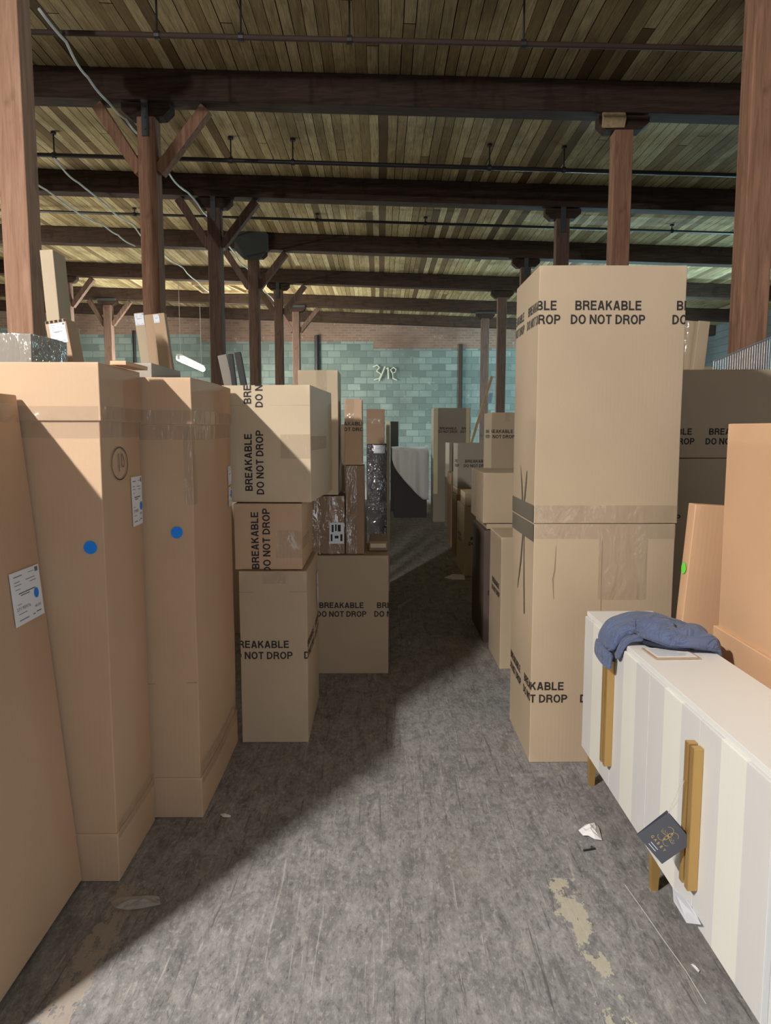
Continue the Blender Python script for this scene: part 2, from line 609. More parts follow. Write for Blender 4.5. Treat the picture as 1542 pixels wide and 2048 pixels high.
def _bowl(y0, y1, w):
    a, b = y0 + _q, y1 - _q
    ry = (b - a) / 2
    return [(_q, b), (w - _q - ry * 0.95, b)] + _arc(w - _q - ry * 0.95, (a + b) / 2, ry * 0.95, ry, 90, -90) + [(_q, a)]


_stem = [(_q, 0), (_q, 1)]
GLYPH = {
    'B': (0.70, [_stem, _bowl(0.0, 0.57, 0.70), _bowl(0.43, 1.0, 0.66)]),
    'R': (0.72, [_stem, _bowl(0.42, 1.0, 0.69), [(0.40, 0.48), (0.56, 0.40), (0.61, 0.22), (0.66, 0.0)]]),
    'P': (0.68, [_stem, _bowl(0.38, 1.0, 0.68)]),
    'D': (0.73, [_stem, _bowl(0.0, 1.0, 0.73)]),
    'O': (0.80, [_arc(0.40, 0.5, 0.31, 0.42, 0, 360, 24)]),
    'E': (0.63, [_stem, [(0, _q), (0.63, _q)], [(0, 0.52), (0.58, 0.52)], [(0, 1 - _q), (0.62, 1 - _q)]]),
    'L': (0.60, [_stem, [(0, _q), (0.60, _q)]]),
    'T': (0.64, [[(0, 1 - _q), (0.64, 1 - _q)], [(0.32, 0), (0.32, 0.95)]]),
    'N': (0.74, [_stem, [(0.65, 0), (0.65, 1)], [(0.10, 0.96), (0.64, 0.04)]]),
    'A': (0.76, [[(0.10, 0), (0.36, 0.99)], [(0.66, 0), (0.40, 0.99)], [(0.18, 0.29), (0.58, 0.29)]]),
    'K': (0.68, [_stem, [(0.12, 0.40), (0.60, 0.98)], [(0.32, 0.60), (0.63, 0.02)]]),
    ' ': (0.20, []),
}


def lay_print(bm, s, cu, cv, cap, width, rot=0.0):
    """bold grotesque capitals built from ribbons"""
    tot = sum(GLYPH[ch][0] + 0.11 for ch in s) - 0.11
    kx = width / tot
    ca, sa = math.cos(rot), math.sin(rot)
    x0 = -tot / 2
    for ch in s:
        w, strokes = GLYPH[ch]
        for st in strokes:
            tmp = bmesh.new()
            add_stroke(tmp, st, 2 * _q)
            vm = {}
            for v in tmp.verts:
                x, y = (x0 + v.co.x) * kx, v.co.y * cap
                vm[v] = bm.verts.new((cu + x * ca - y * sa, cv + x * sa + y * ca, 0))
            for f in tmp.faces:
                bm.faces.new([vm[v] for v in f.verts])
            tmp.free()
        x0 += w + 0.11


def lay_text(bm, s, cu, cv, cap, width=None, rot=0.0, bold=0.012):
    v, f, wid = text_mesh(s, bold)
    kx = cap if width is None else width / wid
    ca, sa = math.cos(rot), math.sin(rot)
    vs = []
    for x, y in v:
        x, y = x * kx, y * cap
        vs.append(bm.verts.new((cu + x * ca - y * sa, cv + x * sa + y * ca, 0)))
    for q in f:
        try:
            bm.faces.new([vs[i] for i in q])
        except ValueError:
            pass


def clip_rect(bm, u0, u1, v0, v1):
    for co, no in (((u0, 0, 0), (-1, 0, 0)), ((u1, 0, 0), (1, 0, 0)), ((0, v0, 0), (0, -1, 0)), ((0, v1, 0), (0, 1, 0))):
        g = bm.verts[:] + bm.edges[:] + bm.faces[:]
        bmesh.ops.bisect_plane(bm, geom=g, plane_co=co, plane_no=no, clear_outer=True)


def add_disc(bm, cu, cv, ru, rv, seg=28):
    vs = [bm.verts.new((cu + ru * math.cos(2 * PI * k / seg), cv + rv * math.sin(2 * PI * k / seg), 0)) for k in range(seg)]
    bm.faces.new(vs)


def add_rect(bm, u0, u1, v0, v1, nu=1, nv=1):
    g = [[bm.verts.new((u0 + (u1 - u0) * i / nu, v0 + (v1 - v0) * j / nv, 0)) for i in range(nu + 1)] for j in range(nv + 1)]
    for j in range(nv):
        for i in range(nu):
            bm.faces.new((g[j][i], g[j][i + 1], g[j + 1][i + 1], g[j + 1][i]))


def add_stroke(bm, pts, w):
    """flat ribbon in the u,v plane"""
    n = len(pts)
    L, Rr = [], []
    for i in range(n):
        a = Vector((*pts[max(0, i - 1)], 0))
        b = Vector((*pts[min(n - 1, i + 1)], 0))
        t = (b - a).normalized()
        s = Vector((-t.y, t.x, 0))
        p = Vector((*pts[i], 0))
        ww = w[i] if isinstance(w, (list, tuple)) else w
        L.append(bm.verts.new(p + s * ww / 2))
        Rr.append(bm.verts.new(p - s * ww / 2))
    for i in range(n - 1):
        bm.faces.new((Rr[i], Rr[i + 1], L[i + 1], L[i]))


# ------------------------------------------------------------------ cartons
class Carton:
    """a closed cardboard box; origin at the middle of its base; front faces -Y"""

    def __init__(self, name, label, x0, x1, y0, y1, z0, z1, mat, yaw=0.0, bulge=0.006, seed=1,
                 cat='box', group=None, tilt=None, n=10, crumple=0.002):
        self.w, self.d, self.h = x1 - x0, y1 - y0, z1 - z0
        self.b, self.seed, self.cr = bulge, seed, crumple
        self.root = empty(name, ((x0 + x1) / 2, (y0 + y1) / 2, z0), yaw)
        if tilt:
            self.root.rotation_euler = (tilt[0], tilt[1], yaw)
        tag(self.root, label, cat, group)
        self.mat = mat
        self.body = link_mesh('body', self.shell(0.0, 0, self.h, n), mat, self.root)
        finish_edges(self.body, min(0.004, 0.06 * min(self.w, self.d, self.h)))

    def deform(self, p):
        ax, ay, az = 2 * p.x / self.w, 2 * p.y / self.d, 2 * p.z / self.h - 1
        fx, fy, fz = (max(0.0, 1 - t * t) for t in (ax, ay, az))
        s = self.seed * 7.31
        k = 0.75 + 0.5 * noise.noise(Vector((p.x * 1.3 + s, p.y * 1.3, p.z * 1.6)))
        q = Vector((ax * self.b * fy * fz * k, ay * self.b * fx * fz * k, 0.3 * az * self.b * fx * fy))
        if self.cr:
            q += noise.noise_vector(Vector((p.x * 2.2 + s, p.y * 2.2 - s, p.z * 2.2))) * self.cr
        return p + q

    def shell(self, off, za, zb, n=10):
        bm = bmesh.new()
        w, d = self.w / 2 + off, self.d / 2 + off
        nz = max(2, int(n * max(1.0, (zb - za) / max(self.w, self.d))))
        nz = min(nz, 24)

        def grid(o, a, b, na, nb):
            g = [[bm.verts.new(Vector(o) + Vector(a) * (i / na) + Vector(b) * (j / nb)) for i in range(na + 1)] for j in range(nb + 1)]
            for j in range(nb):
                for i in range(na):
                    bm.faces.new((g[j][i], g[j][i + 1], g[j + 1][i + 1], g[j + 1][i]))
        H = zb - za
        grid((-w, -d, za), (2 * w, 0, 0), (0, 0, H), n, nz)
        grid((w, -d, za), (0, 2 * d, 0), (0, 0, H), n, nz)
        grid((w, d, za), (-2 * w, 0, 0), (0, 0, H), n, nz)
        grid((-w, d, za), (0, -2 * d, 0), (0, 0, H), n, nz)
        grid((-w, -d, zb), (2 * w, 0, 0), (0, 2 * d, 0), n, n)
        grid((-w, d, za), (2 * w, 0, 0), (0, -2 * d, 0), n, n)
        bmesh.ops.remove_doubles(bm, verts=bm.verts[:], dist=1e-5)
        zmin = 0.0
        for v in bm.verts:
            v.co = self.deform(v.co)
            if v.co.z < zmin:
                v.co.z = zmin
        return bm

    def sleeve(self, name, za, zb, off=0.006):
        o = link_mesh(name, self.shell(off, za, zb), self.mat, self.root)
        finish_edges(o, 0.004)
        return o

    def size(self, face):
        return {'front': (self.w, self.h), 'back': (self.w, self.h), 'left': (self.d, self.h),
                'right': (self.d, self.h), 'top': (self.w, self.d)}[face]

    def place(self, face, u, v, off):
        w, d, h = self.w / 2, self.d / 2, self.h
        if face == 'front':
            p, n = Vector((-w + u, -d, v)), Vector((0, -1, 0))
        elif face == 'back':
            p, n = Vector((w - u, d, v)), Vector((0, 1, 0))
        elif face == 'right':
            p, n = Vector((w, -d + u, v)), Vector((1, 0, 0))
        elif face == 'left':
            p, n = Vector((-w, d - u, v)), Vector((-1, 0, 0))
        else:
            p, n = Vector((-w + u, -d + v, h)), Vector((0, 0, 1))
        return self.deform(p) + n * off

    def decal(self, name, face, build, mat, off=0.002, parent=None, clip=True, label=None):
        """build(bm) draws in the face's own u,v metres"""
        tot = bmesh.new()
        faces = face if isinstance(face, list) else [(face, build)]
        for fc, bl in faces:
            bm = bmesh.new()
            bl(bm)
            if clip:
                W, Hh = self.size(fc)
                clip_rect(bm, 0, W, 0, Hh)
            vm = {}
            for v in bm.verts:
                vm[v] = tot.verts.new(self.place(fc, v.co.x, v.co.y, off))
            for f in bm.faces:
                tot.faces.new([vm[v] for v in f.verts])
            bm.free()
        o = link_mesh(name, tot, mat, parent or self.root)
        if label:
            o['label'] = label
        return o

    def warning(self, spots, cap=0.038, width=0.29, lp=0.058):
        """spots: (face, centre u, centre v, rotation) of each two-line print"""
        for fc, cu, cv, rot in spots:
            def bl(bm):
                ca, sa = math.cos(rot), math.sin(rot)
                for t_, dv, wd in (('BREAKABLE', lp * 0.5 - cap * 0.5, width), ('DO NOT DROP', -lp * 0.5 - cap * 0.5, width * 1.125)):
                    lay_print(bm, t_, cu - dv * sa, cv + dv * ca, cap, wd, rot)
            self.decal('printed_warning', fc, bl, M['ink'], 0.0016)

    def tape(self, face, u0, u1, v0, v1, mat=None, name='tape', off=0.0028, nu=8, nv=4):
        return self.decal(name, face, lambda bm: add_rect(bm, u0, u1, v0, v1, nu, nv), mat or M['tape'], off)

    def label_card(self, face, u0, u1, v0, v1, dot=None, lines=True, digits=True, name='shipping_label', seed=3):
        lab = self.decal(name, face, lambda bm: add_rect(bm, u0, u1, v0, v1, 3, 4), M['label'], 0.003, label='white printed label')
        W, Hh = u1 - u0, v1 - v0

        def bl(bm):
            if digits:
                lay_text(bm, '27198976', u0 + W * 0.33, v0 + Hh * 0.27, Hh * 0.062, W * 0.46, 0, 0.0)
                lay_text(bm, '40.00', u0 + W * 0.80, v0 + Hh * 0.20, Hh * 0.05, W * 0.22, 0, 0.0)
            if lines:
                for (a, b, t, th) in ((0.12, 0.40, 0.90, .016), (0.60, 0.80, 0.91, .01), (0.12, 0.30, 0.80, .012), (0.50, 0.82, 0.79, .012),
                                      (0.12, 0.34, 0.74, .012), (0.62, 0.84, 0.73, .012), (0.14, 0.30, 0.66, .01), (0.22, 0.78, 0.57, .022),
                                      (0.28, 0.58, 0.53, .018), (0.14, 0.28, 0.38, .01), (0.14, 0.42, 0.20, .012), (0.14, 0.46, 0.08, .018),
                                      (0.60, 0.68, 0.08, .02), (0.72, 0.90, 0.10, .02)):
                    add_rect(bm, u0 + W * a, u0 + W * b, v0 + Hh * t, v0 + Hh * (t + th))
                add_rect(bm, u0 + W * 0.84, u0 + W * 0.95, v0 + Hh * 0.88, v0 + Hh * 0.97)
        if digits or lines:
            self.decal('label_print', face, bl, M['ink_grey'], 0.0036, parent=lab)
        if dot:
            self.decal('sticker', face, lambda bm: add_disc(bm, u0 + W * dot[0], v0 + Hh * dot[1], dot[2], dot[2]), M['blue_dot'], 0.0042, parent=lab,
                       label='blue round sticker')
        return lab


GB = 'cartons with the breakable warning'
GP = 'plain brown cartons'
GF = 'slim upright cartons'

# ================================================================== THE SETTING
SLOPE, BYAW = 0.040, 0.043


def ceil_z(x):
    return 5.13 - SLOPE * x


def beam_y(yk, x):
    return yk - BYAW * (x + 2.4)


XL, XR, YB, YF = -14.0, 10.0, -2.9, 23.6

bm = bmesh.new()
add_box(bm, XL, XR, YB, YF + 0.9, -0.15, 0.0)
tag(link_mesh('floor', bm, M['floor']), 'worn dark grey warehouse floor with scuffs', 'floor', kind='structure')

bm = bmesh.new()
pts = [Vector((XL, YB, ceil_z(XL))), Vector((XR, YB, ceil_z(XR))), Vector((XR, YF + 0.9, ceil_z(XR))), Vector((XL, YF + 0.9, ceil_z(XL)))]
add_prism(bm, pts, (0, 0, 0.12))
tag(link_mesh('ceiling', bm, M['ceiling']), 'sloping ceiling of rough old boards', 'ceiling', kind='structure')

# far wall: painted block below, brick above a stepped border
wall = bmesh.new()
steps = [(XL, -9.4, 4.80), (-9.4, -5.6, 4.605), (-5.6, -0.2, 4.38), (-0.2, XR, 4.155)]


def wy(x):
    return YF - BYAW * 0.35 * (x + 2.4)


for x0, x1, zb in steps:
    for z0, z1, mi in ((0.0, zb, 0), (zb, 5.9, 1)):
        q = [wall.verts.new(p) for p in ((x0, wy(x0), z0), (x1, wy(x1), z0), (x1, wy(x1), z1), (x0, wy(x0), z1))]
        b2 = [wall.verts.new(Vector(p.co) + Vector((0, 0.3, 0))) for p in q]
        f = wall.faces.new(q)
        f.material_index = mi
        g = wall.faces.new(b2[::-1])
        g.material_index = mi
wallo = tag(link_mesh('wall_back', wall, [M['block'], M['brick']]), 'far wall of teal painted block with brick along its top', 'wall', kind='structure')
bm = bmesh.new()


def chalk(pts):
    add_tube(bm, [at_y(u, v, YF - 0.115) for u, v in pts], 0.022, 5)


chalk([(746, 734), (754, 730), (759, 735), (753, 742), (762, 748), (758, 757), (748, 760)])
chalk([(770, 733), (764, 748), (758, 762)])
chalk([(773, 738), (776, 735), (777, 758)])
chalk([(784, 745), (781, 739), (787, 735), (792, 738), (790, 745), (785, 746), (786, 757), (794, 760)])
link_mesh('chalk_writing', bm, M['chalk'], wallo)['label'] = 'pale chalk numerals'

for nm, x0, x1, y0, y1 in (('wall_left', XL - 0.2, XL, YB, YF + 0.9), ('wall_right', XR, XR + 0.2, YB, YF + 0.9), ('wall_front', XL, XR, YB - 0.2, YB)):
    bm = bmesh.new()
    add_box(bm, x0, x1, y0, y1, 0, 5.9)
    tag(link_mesh(nm, bm, M['plaster']), 'plain grey block wall', 'wall', kind='structure')
bm = bmesh.new()  # unseen doorway added as the source of the cool fill
add_box(bm, 0.6, 3.4, YB, YB + 0.06, 0.0, 3.2)
tag(link_mesh('fill_doorway', bm, M['daylight']), 'added glowing doorway behind the camera, a source of cool fill light', 'door', kind='structure')

# drain pipes on the far wall
for (u, v0, v1, r, mt, lb) in ((633, 670, 745, 0.07, 'pipe', 'thick dark pipe up the far wall beside the chalk numerals'),
                               (264, 660, 725, 0.045, 'pipe', 'thin dark pipe up the far wall behind the leaning slim cartons'),
                               (922, 688, 812, 0.06, 'pipe_rust', 'rusty pipe up the far wall right of the chalk numerals')):
    p = at_y(u, v0, YF - 0.16)
    bm = bmesh.new()
    add_tube(bm, [(p.x, wy(p.x) - r, 0.0), (p.x, wy(p.x) - r, p.z)], r, 10)
    tag(link_mesh('wall_pipe', bm, M[mt], smooth=False), lb, 'pipe', 'pipes on the far wall')

# beams
BY = [5.35, 8.0, 11.08, 14.16, 17.24, 20.32, 23.05]
ORD = ['first', 'second', 'third', 'fourth', 'fifth', 'sixth', 'seventh']
for k, yk in enumerate(BY):
    bm = bmesh.new()
    hw, hh = 0.12, 0.30
    x0, x1 = XL + 0.02, XR - 0.02
    y0, y1 = beam_y(yk, x0), beam_y(yk, x1)
    for sgn in (0,):
        vs = []
        for (x, y) in ((x0, y0), (x1, y1)):
            zt = ceil_z(x) - 0.004
            for dy, z in ((-hw, zt - hh), (hw, zt - hh), (hw, zt), (-hw, zt)):
                vs.append(bm.verts.new((x, y + dy, z)))
        for q in ((0, 1, 2, 3), (7, 6, 5, 4), (0, 4, 5, 1), (1, 5, 6, 2), (2, 6, 7, 3), (3, 7, 4, 0)):
            bm.faces.new([vs[i] for i in q])
    bmesh.ops.recalc_face_normals(bm, faces=bm.faces[:])
    o = link_mesh('roof_beam', bm, M['beam'])
    finish_edges(o, 0.012)
    where = ('resting on the nearest pair of posts', 'carried by the post with the blue steel strap', 'just behind the long black sprinkler pipe',
             'behind the eight-sided steel plate', 'before the pale wooden ceiling frame', 'just behind the hanging lit tube', 'against the brick of the far wall')[k]
    if k == 0:
        tag(o, 'timber roof beam overhead on the nearest posts, above the picture', 'beam', 'roof beams')
    else:
        tag(o, 'long dark timber roof beam, %s in view from the front, %s' % (ORD[k - 1], where), 'beam', 'roof beams')


def post(u, v, yk, label, mat='timber', w=0.19, braces='', strap=False, bolster=0.5, gusset=False, stub=False, plate=False, group='timber roof posts'):
    p = at_y(u, v, yk)
    x = p.x
    y = beam_y(yk, x)
    zt = ceil_z(x) - 0.304 - SLOPE * 0.0 - 0.006
    zt_low = ceil_z(x + 0.3) - 0.312
    r = empty('timber_post', (x, y, 0), -BYAW)
    tag(r, label, 'post', group)
    bh = 0.13
    bm = bmesh.new()
    add_box(bm, -w / 2, w / 2, -w / 2, w / 2, 0, zt_low - bh)
    o = link_mesh('post', bm, M[mat], r)
    finish_edges(o, 0.008)
    # bolster under the beam with sloped ends
    bm = bmesh.new()
    L = bolster / 2
    zb = zt_low - bh
    add_prism(bm, [(-L + 0.08, -w / 2 + 0.01, zb), (L - 0.08, -w / 2 + 0.01, zb), (L, -w / 2 + 0.01, zb + 0.07), (L, -w / 2 + 0.01, zt_low + 0.0),
                   (-L, -w / 2 + 0.01, zt_low + SLOPE * 0.3), (-L, -w / 2 + 0.01, zb + 0.07)], (0, w - 0.02, 0))
    o = link_mesh('bolster', bm, M['beam'], r)
    if stub:
        o['label'] = 'bolster with a pale sawn end'
        bm = bmesh.new()
        a = at_y(1195, 256, yk - 0.1)
        lx, lz = a.x - x, a.z
        c = [(lx - 0.005, -0.16 + 0.0, lz), (lx - 0.005, -0.10, lz + 0.075), (lx - 0.005, -0.035, lz), (lx - 0.005, -0.10, lz - 0.075)]
        add_prism(bm, c, (0.22, 0, 0.0))
        link_mesh('sawn_stub', bm, M['pale_wood'], r)['label'] = 'pale sawn stub'
    for ch in braces:
        s = -1 if ch == 'l' else 1
        bm = bmesh.new()
        zc = ceil_z(x + s * 0.6) - 0.304
        add_bar(bm, (s * (w / 2 + 0.005), 0.01, zt - 0.66), (s * (0.60 if s > 0 else 0.52), 0.01, zc - 0.03), 0.11, 0.12, up=(0, 1, 0))
        link_mesh('knee_brace', bm, M[mat], r)
    if strap:
        bm = bmesh.new()
        add_box(bm, -0.036, 0.036, -w / 2 - 0.018, -w / 2 - 0.002, zt - 0.34, zt + 0.20)
        for zz in (0.05, 0.16, 0.27):
            add_tube(bm, [(0, -w / 2 - 0.03, zt - zz), (0, -w / 2 - 0.016, zt - zz)], 0.012, 6)
        link_mesh('steel_strap', bm, M['steel'], r)
    if plate:
        bm = bmesh.new()
        add_box(bm, -0.26, 0.26, -w / 2 - 0.05, -w / 2 + 0.0, zt - 0.03, zt + 0.02)
        link_mesh('cap_plate', bm, M['steel'], r)
    if gusset:
        bm = bmesh.new()
        R0, zc = 0.34, zt + 0.12
        out = [(R0 * math.cos(PI / 8 + k * PI / 4), -0.16, zc + R0 * math.sin(PI / 8 + k * PI / 4)) for k in range(8)]
        add_prism(bm, out, (0, 0.03, 0))
        link_mesh('gusset_plate', bm, M['steel'], r)
        bm = bmesh.new()
        add_box(bm, -0.62, 0.62, -0.19, -0.10, zt + 0.33, zt + 0.385)
        add_box(bm, -0.50, 0.30, -0.30, -0.22, zt + 0.40, zt + 0.44)
        link_mesh('blocking_board', bm, M['charcoal'], r)
    return r


post(46, 520, 5.35, 'nearest left timber post with a pale stained front, beside the tall slim carton', mat='timber_pale', w=0.185, bolster=0.5)
post(304, 450, 8.0, 'left timber post with a blue-grey steel strap behind the tall taped cartons', braces='lr', strap=True, w=0.185)
post(433, 560, 11.08, 'left timber post behind the dark leaning panels', mat='timber_dark', braces='lr', strap=True, w=0.185)
post(509, 620, 14.16, 'left timber post topped by the dark eight-sided steel plate', mat='timber_dark', braces='lr', gusset=True, w=0.185)
post(558, 650, 17.24, 'fifth left timber post back, slim and dark with two braces', mat='timber_dark', braces='lr', strap=True, w=0.185)
post(593, 680, 20.32, 'farthest left timber post, brown and thin before the far wall', mat='timber_dark', braces='lr', plate=True, w=0.19)
post(1477, 450, 5.35, 'nearest right timber post with a pale left edge, above the wire panel', w=0.185, group='timber roof posts')
post(1226, 420, 8.0, 'right timber post with a pale sawn stub at its top, behind the tall carton stack', strap=False, stub=True, w=0.185)
post(1116, 480, 11.08, 'right timber post with a broad bolster, just left of the post with the sawn stub', mat='timber_dark', strap=True, w=0.185)
post(1046, 560, 14.16, 'dark timber post half hidden at the left edge of the tall carton stack', mat='timber_dark', strap=True, w=0.185)
post(999, 700, 17.24, 'dark timber post beside the stick with the blue tag', mat='timber_dark', w=0.20)
post(967, 700, 20.32, 'thin brown timber post just left of the stick with the blue tag', mat='timber_dark', plate=True, w=0.21)
post(212, 650, 20.32, 'far brown timber post with two braces, left of the three leaning slim cartons', mat='timber_dark', braces='lr', plate=True, w=0.21)
post(128, 600, 17.24, 'far timber post hidden behind the tall slim carton, its brace showing', mat='timber_dark', braces='lr', w=0.19)

# sprinkler pipes
for k, (yk, v, r, mt, lb, rods) in enumerate(((6.35, 95, 0.022, 'pipe_rust', 'rusty brown sprinkler pipe under the nearest ceiling boards', (317, 485, 700, 1040)),
                                             (9.6, 336, 0.026, 'pipe', 'long black sprinkler pipe between the first and second roof beams in view', (105, 463, 587, 975, 1120)),
                                             (12.75, 448, 0.022, 'pipe', 'thin sprinkler pipe just before the third roof beam in view', (267, 635, 850, 1330)))):
    r0 = empty('sprinkler_pipe', (0, yk, 0))
    tag(r0, lb, 'pipe', 'sprinkler pipes')
    c = at_y(771, v, yk)
    zz = lambda x: c.z - SLOPE * (x - c.x)
    bm = bmesh.new()
    add_tube(bm, [(XL + 0.1, beam_y(0, XL), zz(XL)), (XR - 0.1, beam_y(0, XR), zz(XR))], r, 10)
    link_mesh('pipe', bm, M[mt], r0, True)
    for u in rods:
        x = at_y(u, v, yk).x
        y = beam_y(0, x)
        bm = bmesh.new()
        add_tube(bm, [(x, y, zz(x) - r - 0.01), (x, y, ceil_z(x) - 0.002)], 0.009, 6)
        add_tube(bm, [(x, y, ceil_z(x) - 0.03), (x, y, ceil_z(x) - 0.002)], 0.035, 8)
        add_tube(bm, [(x - 0.02, y, zz(x)), (x + 0.02, y, zz(x))], r + 0.012, 10)
        link_mesh('hanger_rod', bm, M['pipe'], r0)

# cables
random.seed(4)
for lb, zc, uv, amp in (('pale grey cable snaking along the left row of posts', 4.76, [(75, 18), (130, 84), (180, 155), (214, 205), (250, 238), (285, 271), (330, 336), (375, 385), (418, 433), (450, 482), (500, 545), (548, 602)], 0.02),
                        ('pale grey cable left of the strapped post, the middle one of three', 4.8, [(105, 317), (160, 366), (215, 412), (262, 448), (292, 478), (365, 536), (420, 585)], 0.02),
                        ('faint grey cable farthest left, passing behind the nearest post', 4.8, [(60, 350), (92, 380), (150, 420), (204, 450), (238, 470), (270, 492)], 0.02)):
    pts = []
    for u, v in uv:
        p = at_z(u, v, zc)
        pts.append(p)
    bm = bmesh.new()
    dense = []
    for i in range(len(pts) - 1):
        for t in range(6):
            q = pts[i].lerp(pts[i + 1], t / 6)
            dense.append(q + Vector((amp * math.sin(q.y * 4.3), 0, -0.02 * math.sin(PI * t / 6))))
    dense.append(pts[-1])
    add_tube(bm, dense, 0.012, 6)
    tag(link_mesh('electrical_cable', bm, M['cable'], None, True), lb, 'cable', 'ceiling cables')

# pale wooden frame against the ceiling
p0, p1 = at_y(395, 575, 18.9), at_y(503, 575, 18.9)
r0 = empty('hanging_timber_grid', ((p0.x + p1.x) / 2, 18.9, 0))
tag(r0, 'pale wooden frame fixed under the ceiling between two left posts', 'frame')
hx = (p1.x - p0.x) / 2
xm = (p0.x + p1.x) / 2
zt = ceil_z(xm + hx) - 0.12
for nm, a, b in (('front_rail', (-hx, -0.5, zt), (hx, -0.5, zt)), ('back_rail', (-hx, 0.55, zt), (hx, 0.55, zt)), ('side_rail', (-hx, -0.5, zt), (-hx, 0.55, zt)), ('side_rail', (hx, -0.5, zt), (hx, 0.55, zt)),
                 ('middle_rail', (0.25 * hx, -0.5, zt), (0.6 * hx, 0.55, zt)), ('hanger', (-hx, 0, zt), (-hx, 0, ceil_z(xm - hx))), ('hanger', (hx, 0, zt), (hx, 0, ceil_z(xm + hx)))):
    bm = bmesh.new()
    add_bar(bm, a, b, 0.05, 0.07)
    link_mesh(nm, bm, M['pale_wood'], r0)


# strip lights
def strip_light(loc, rz, length, tube, label, rad=0.028):
    r = empty('strip_light', loc, rz)
    tag(r, label, 'lamp', 'hanging strip lights')
    L = length / 2
    bm = bmesh.new()
    add_box(bm, -L, L, -0.05, 0.05, 0.045, 0.10, 0.008)
    link_mesh('housing', bm, M['housing'], r)
    bm = bmesh.new()
    add_tube(bm, [(-L + 0.03, 0, 0.0), (L - 0.03, 0, 0.0)], rad, 12)
    link_mesh('tube', bm, tube, r, True)
    for s in (-1, 1):
        bm = bmesh.new()
        add_box(bm, s * (L - 0.015) - 0.015, s * (L - 0.015) + 0.015, -0.035, 0.035, -0.035, 0.05)
        link_mesh('tube_socket', bm, M['housing'], r)
        bm = bmesh.new()
        x, y = s * L * 0.85, 0.0
        gx = loc[0] + x * math.cos(rz)
        add_tube(bm, [(x, y, 0.09), (x, y, ceil_z(gx) - loc[2])], 0.006, 6)
        link_mesh('suspension_wire', bm, M['wire'], r)
    return r


a, b = at_z(350, 714, 3.33), at_z(410, 741, 3.33)
a, b = at_y(350, 713, 17.5), at_y(411, 741, 17.5)
zl = 3.30
a = _C + ray(350, 713) * ((zl - EYE) / ray(350, 713).z)
b = _C + ray(411, 741) * ((zl - EYE) / ray(411, 741).z)
mid = (a + b) / 2
ang = math.atan2(b.y - a.y, b.x - a.x)
strip_light((mid.x, mid.y, zl), ang, min(3.2, (b - a).length), M['tube'], 'lit white strip light hanging before the teal wall', 0.06)
strip_light((KEY_POS[0], KEY_POS[1], KEY_POS[2] + 0.05), PI / 2, 1.2, M['tube_key'], 'lit strip light hanging above the near left cartons')
strip_light((5.6, 18.6, 3.3), 0.0, 2.4, M['tube_cool'], 'cool white strip light hanging behind the tall carton stack')

strip_light((-9.2, 12.2, 3.3), PI / 2, 2.4, M['tube_fill'], 'added strip light out of view far left, brightening the ceiling')  # added out of view so the ceiling gets more light
strip_light((8.9, 14.0, 3.3), PI / 2, 2.4, M['tube_cool'], 'added cool strip light out of view far right, brightening the ceiling')  # added out of view to lift the right-hand ceiling

# ================================================================== LEFT SIDE CARTONS
# leaning flat carton at the very left
pt = at_y(38, 803, 2.487)
lean = math.atan2(1.056 + pt.x, 1.70) if False else math.atan2(-(pt.x + 1.056), 1.70)
hgt = pt.z / math.cos(lean)
c1 = Carton('flat_carton', 'tall plain carton leaning left in the left foreground, white label with blue dot', -1.056 - 0.24, -1.056, 1.70, 2.470, 0.0, hgt + 0.0,
            M['kraft_red'], bulge=0.003, seed=2, tilt=(0, -lean, 0), group=GP)
c1.root.location = (-1.056 - 0.12 * math.cos(lean), 2.087, 0.12 * math.sin(lean) + 0.001)
# label on its right face
W1, H1 = c1.size('right')


def right_uv(u, v, X=-1.13):
    q = at_x(u, v, X)
    return q.y - 1.702, q.z / math.cos(lean)


ua, va = right_uv(21, 1163, -1.14)
ub, vb = right_uv(98, 1250, -1.12)
c1.label_card('right', ua, ub, right_uv(37, 1272, -1.12)[1], right_uv(22, 1163, -1.14)[1], dot=(0.80, 0.47, 0.017))
c1.tape('right', 0.0, 0.77, hgt - 0.09, hgt - 0.03)

# tall taped carton with lid and tray
B2 = Carton('tall_lidded_carton', 'tall taped carton in the left foreground with a circled mark on its right side', -1.70, -0.937, 2.497, 2.903, 0, 1.822, M['kraft_red'], bulge=0.010, seed=5, group=GP, n=14)
zl2 = at_y(208, 842, 2.497).z
zt2 = at_y(235, 1666, 2.497).z
B2.sleeve('lid', zl2, 1.826, 0.008)
B2.sleeve('base_tray', 0.0, zt2, 0.006)
w2 = B2.w
B2.decal('tape', [('front', lambda bm: add_rect(bm, 0, w2, zl2 - 0.055, zl2 - 0.002, 14, 2)), ('right', lambda bm: add_rect(bm, 0, 0.406, zl2 - 0.055, zl2 - 0.002, 10, 2))], None, M['tape'], 0.0035)
B2.decal('tape', [('front', lambda bm: add_rect(bm, 0, w2, zl2 + 0.002, zl2 + 0.05, 14, 2)), ('right', lambda bm: add_rect(bm, 0, 0.406, zl2 + 0.002, zl2 + 0.05, 10, 2))], None, M['tape'], 0.0105)
B2.tape('right', 0.0, 0.406, zt2 - 0.02, zt2 + 0.035, off=0.0085)
q = at_y(182, 1095, 2.497)
B2.decal('sticker', 'front', lambda bm: add_disc(bm, q.x + 1.70, q.z, 0.0225, 0.0225), M['blue_dot'], 0.004, label='blue round sticker')


def b2r(u, v):
    p = at_x(u, v, -0.934)
    return p.y - 2.497, p.z


cu, cv = b2r(238, 927)
ru = (b2r(254, 927)[0] - b2r(223, 927)[0]) / 2
rv = (b2r(238, 895)[1] - b2r(238, 960)[1]) / 2


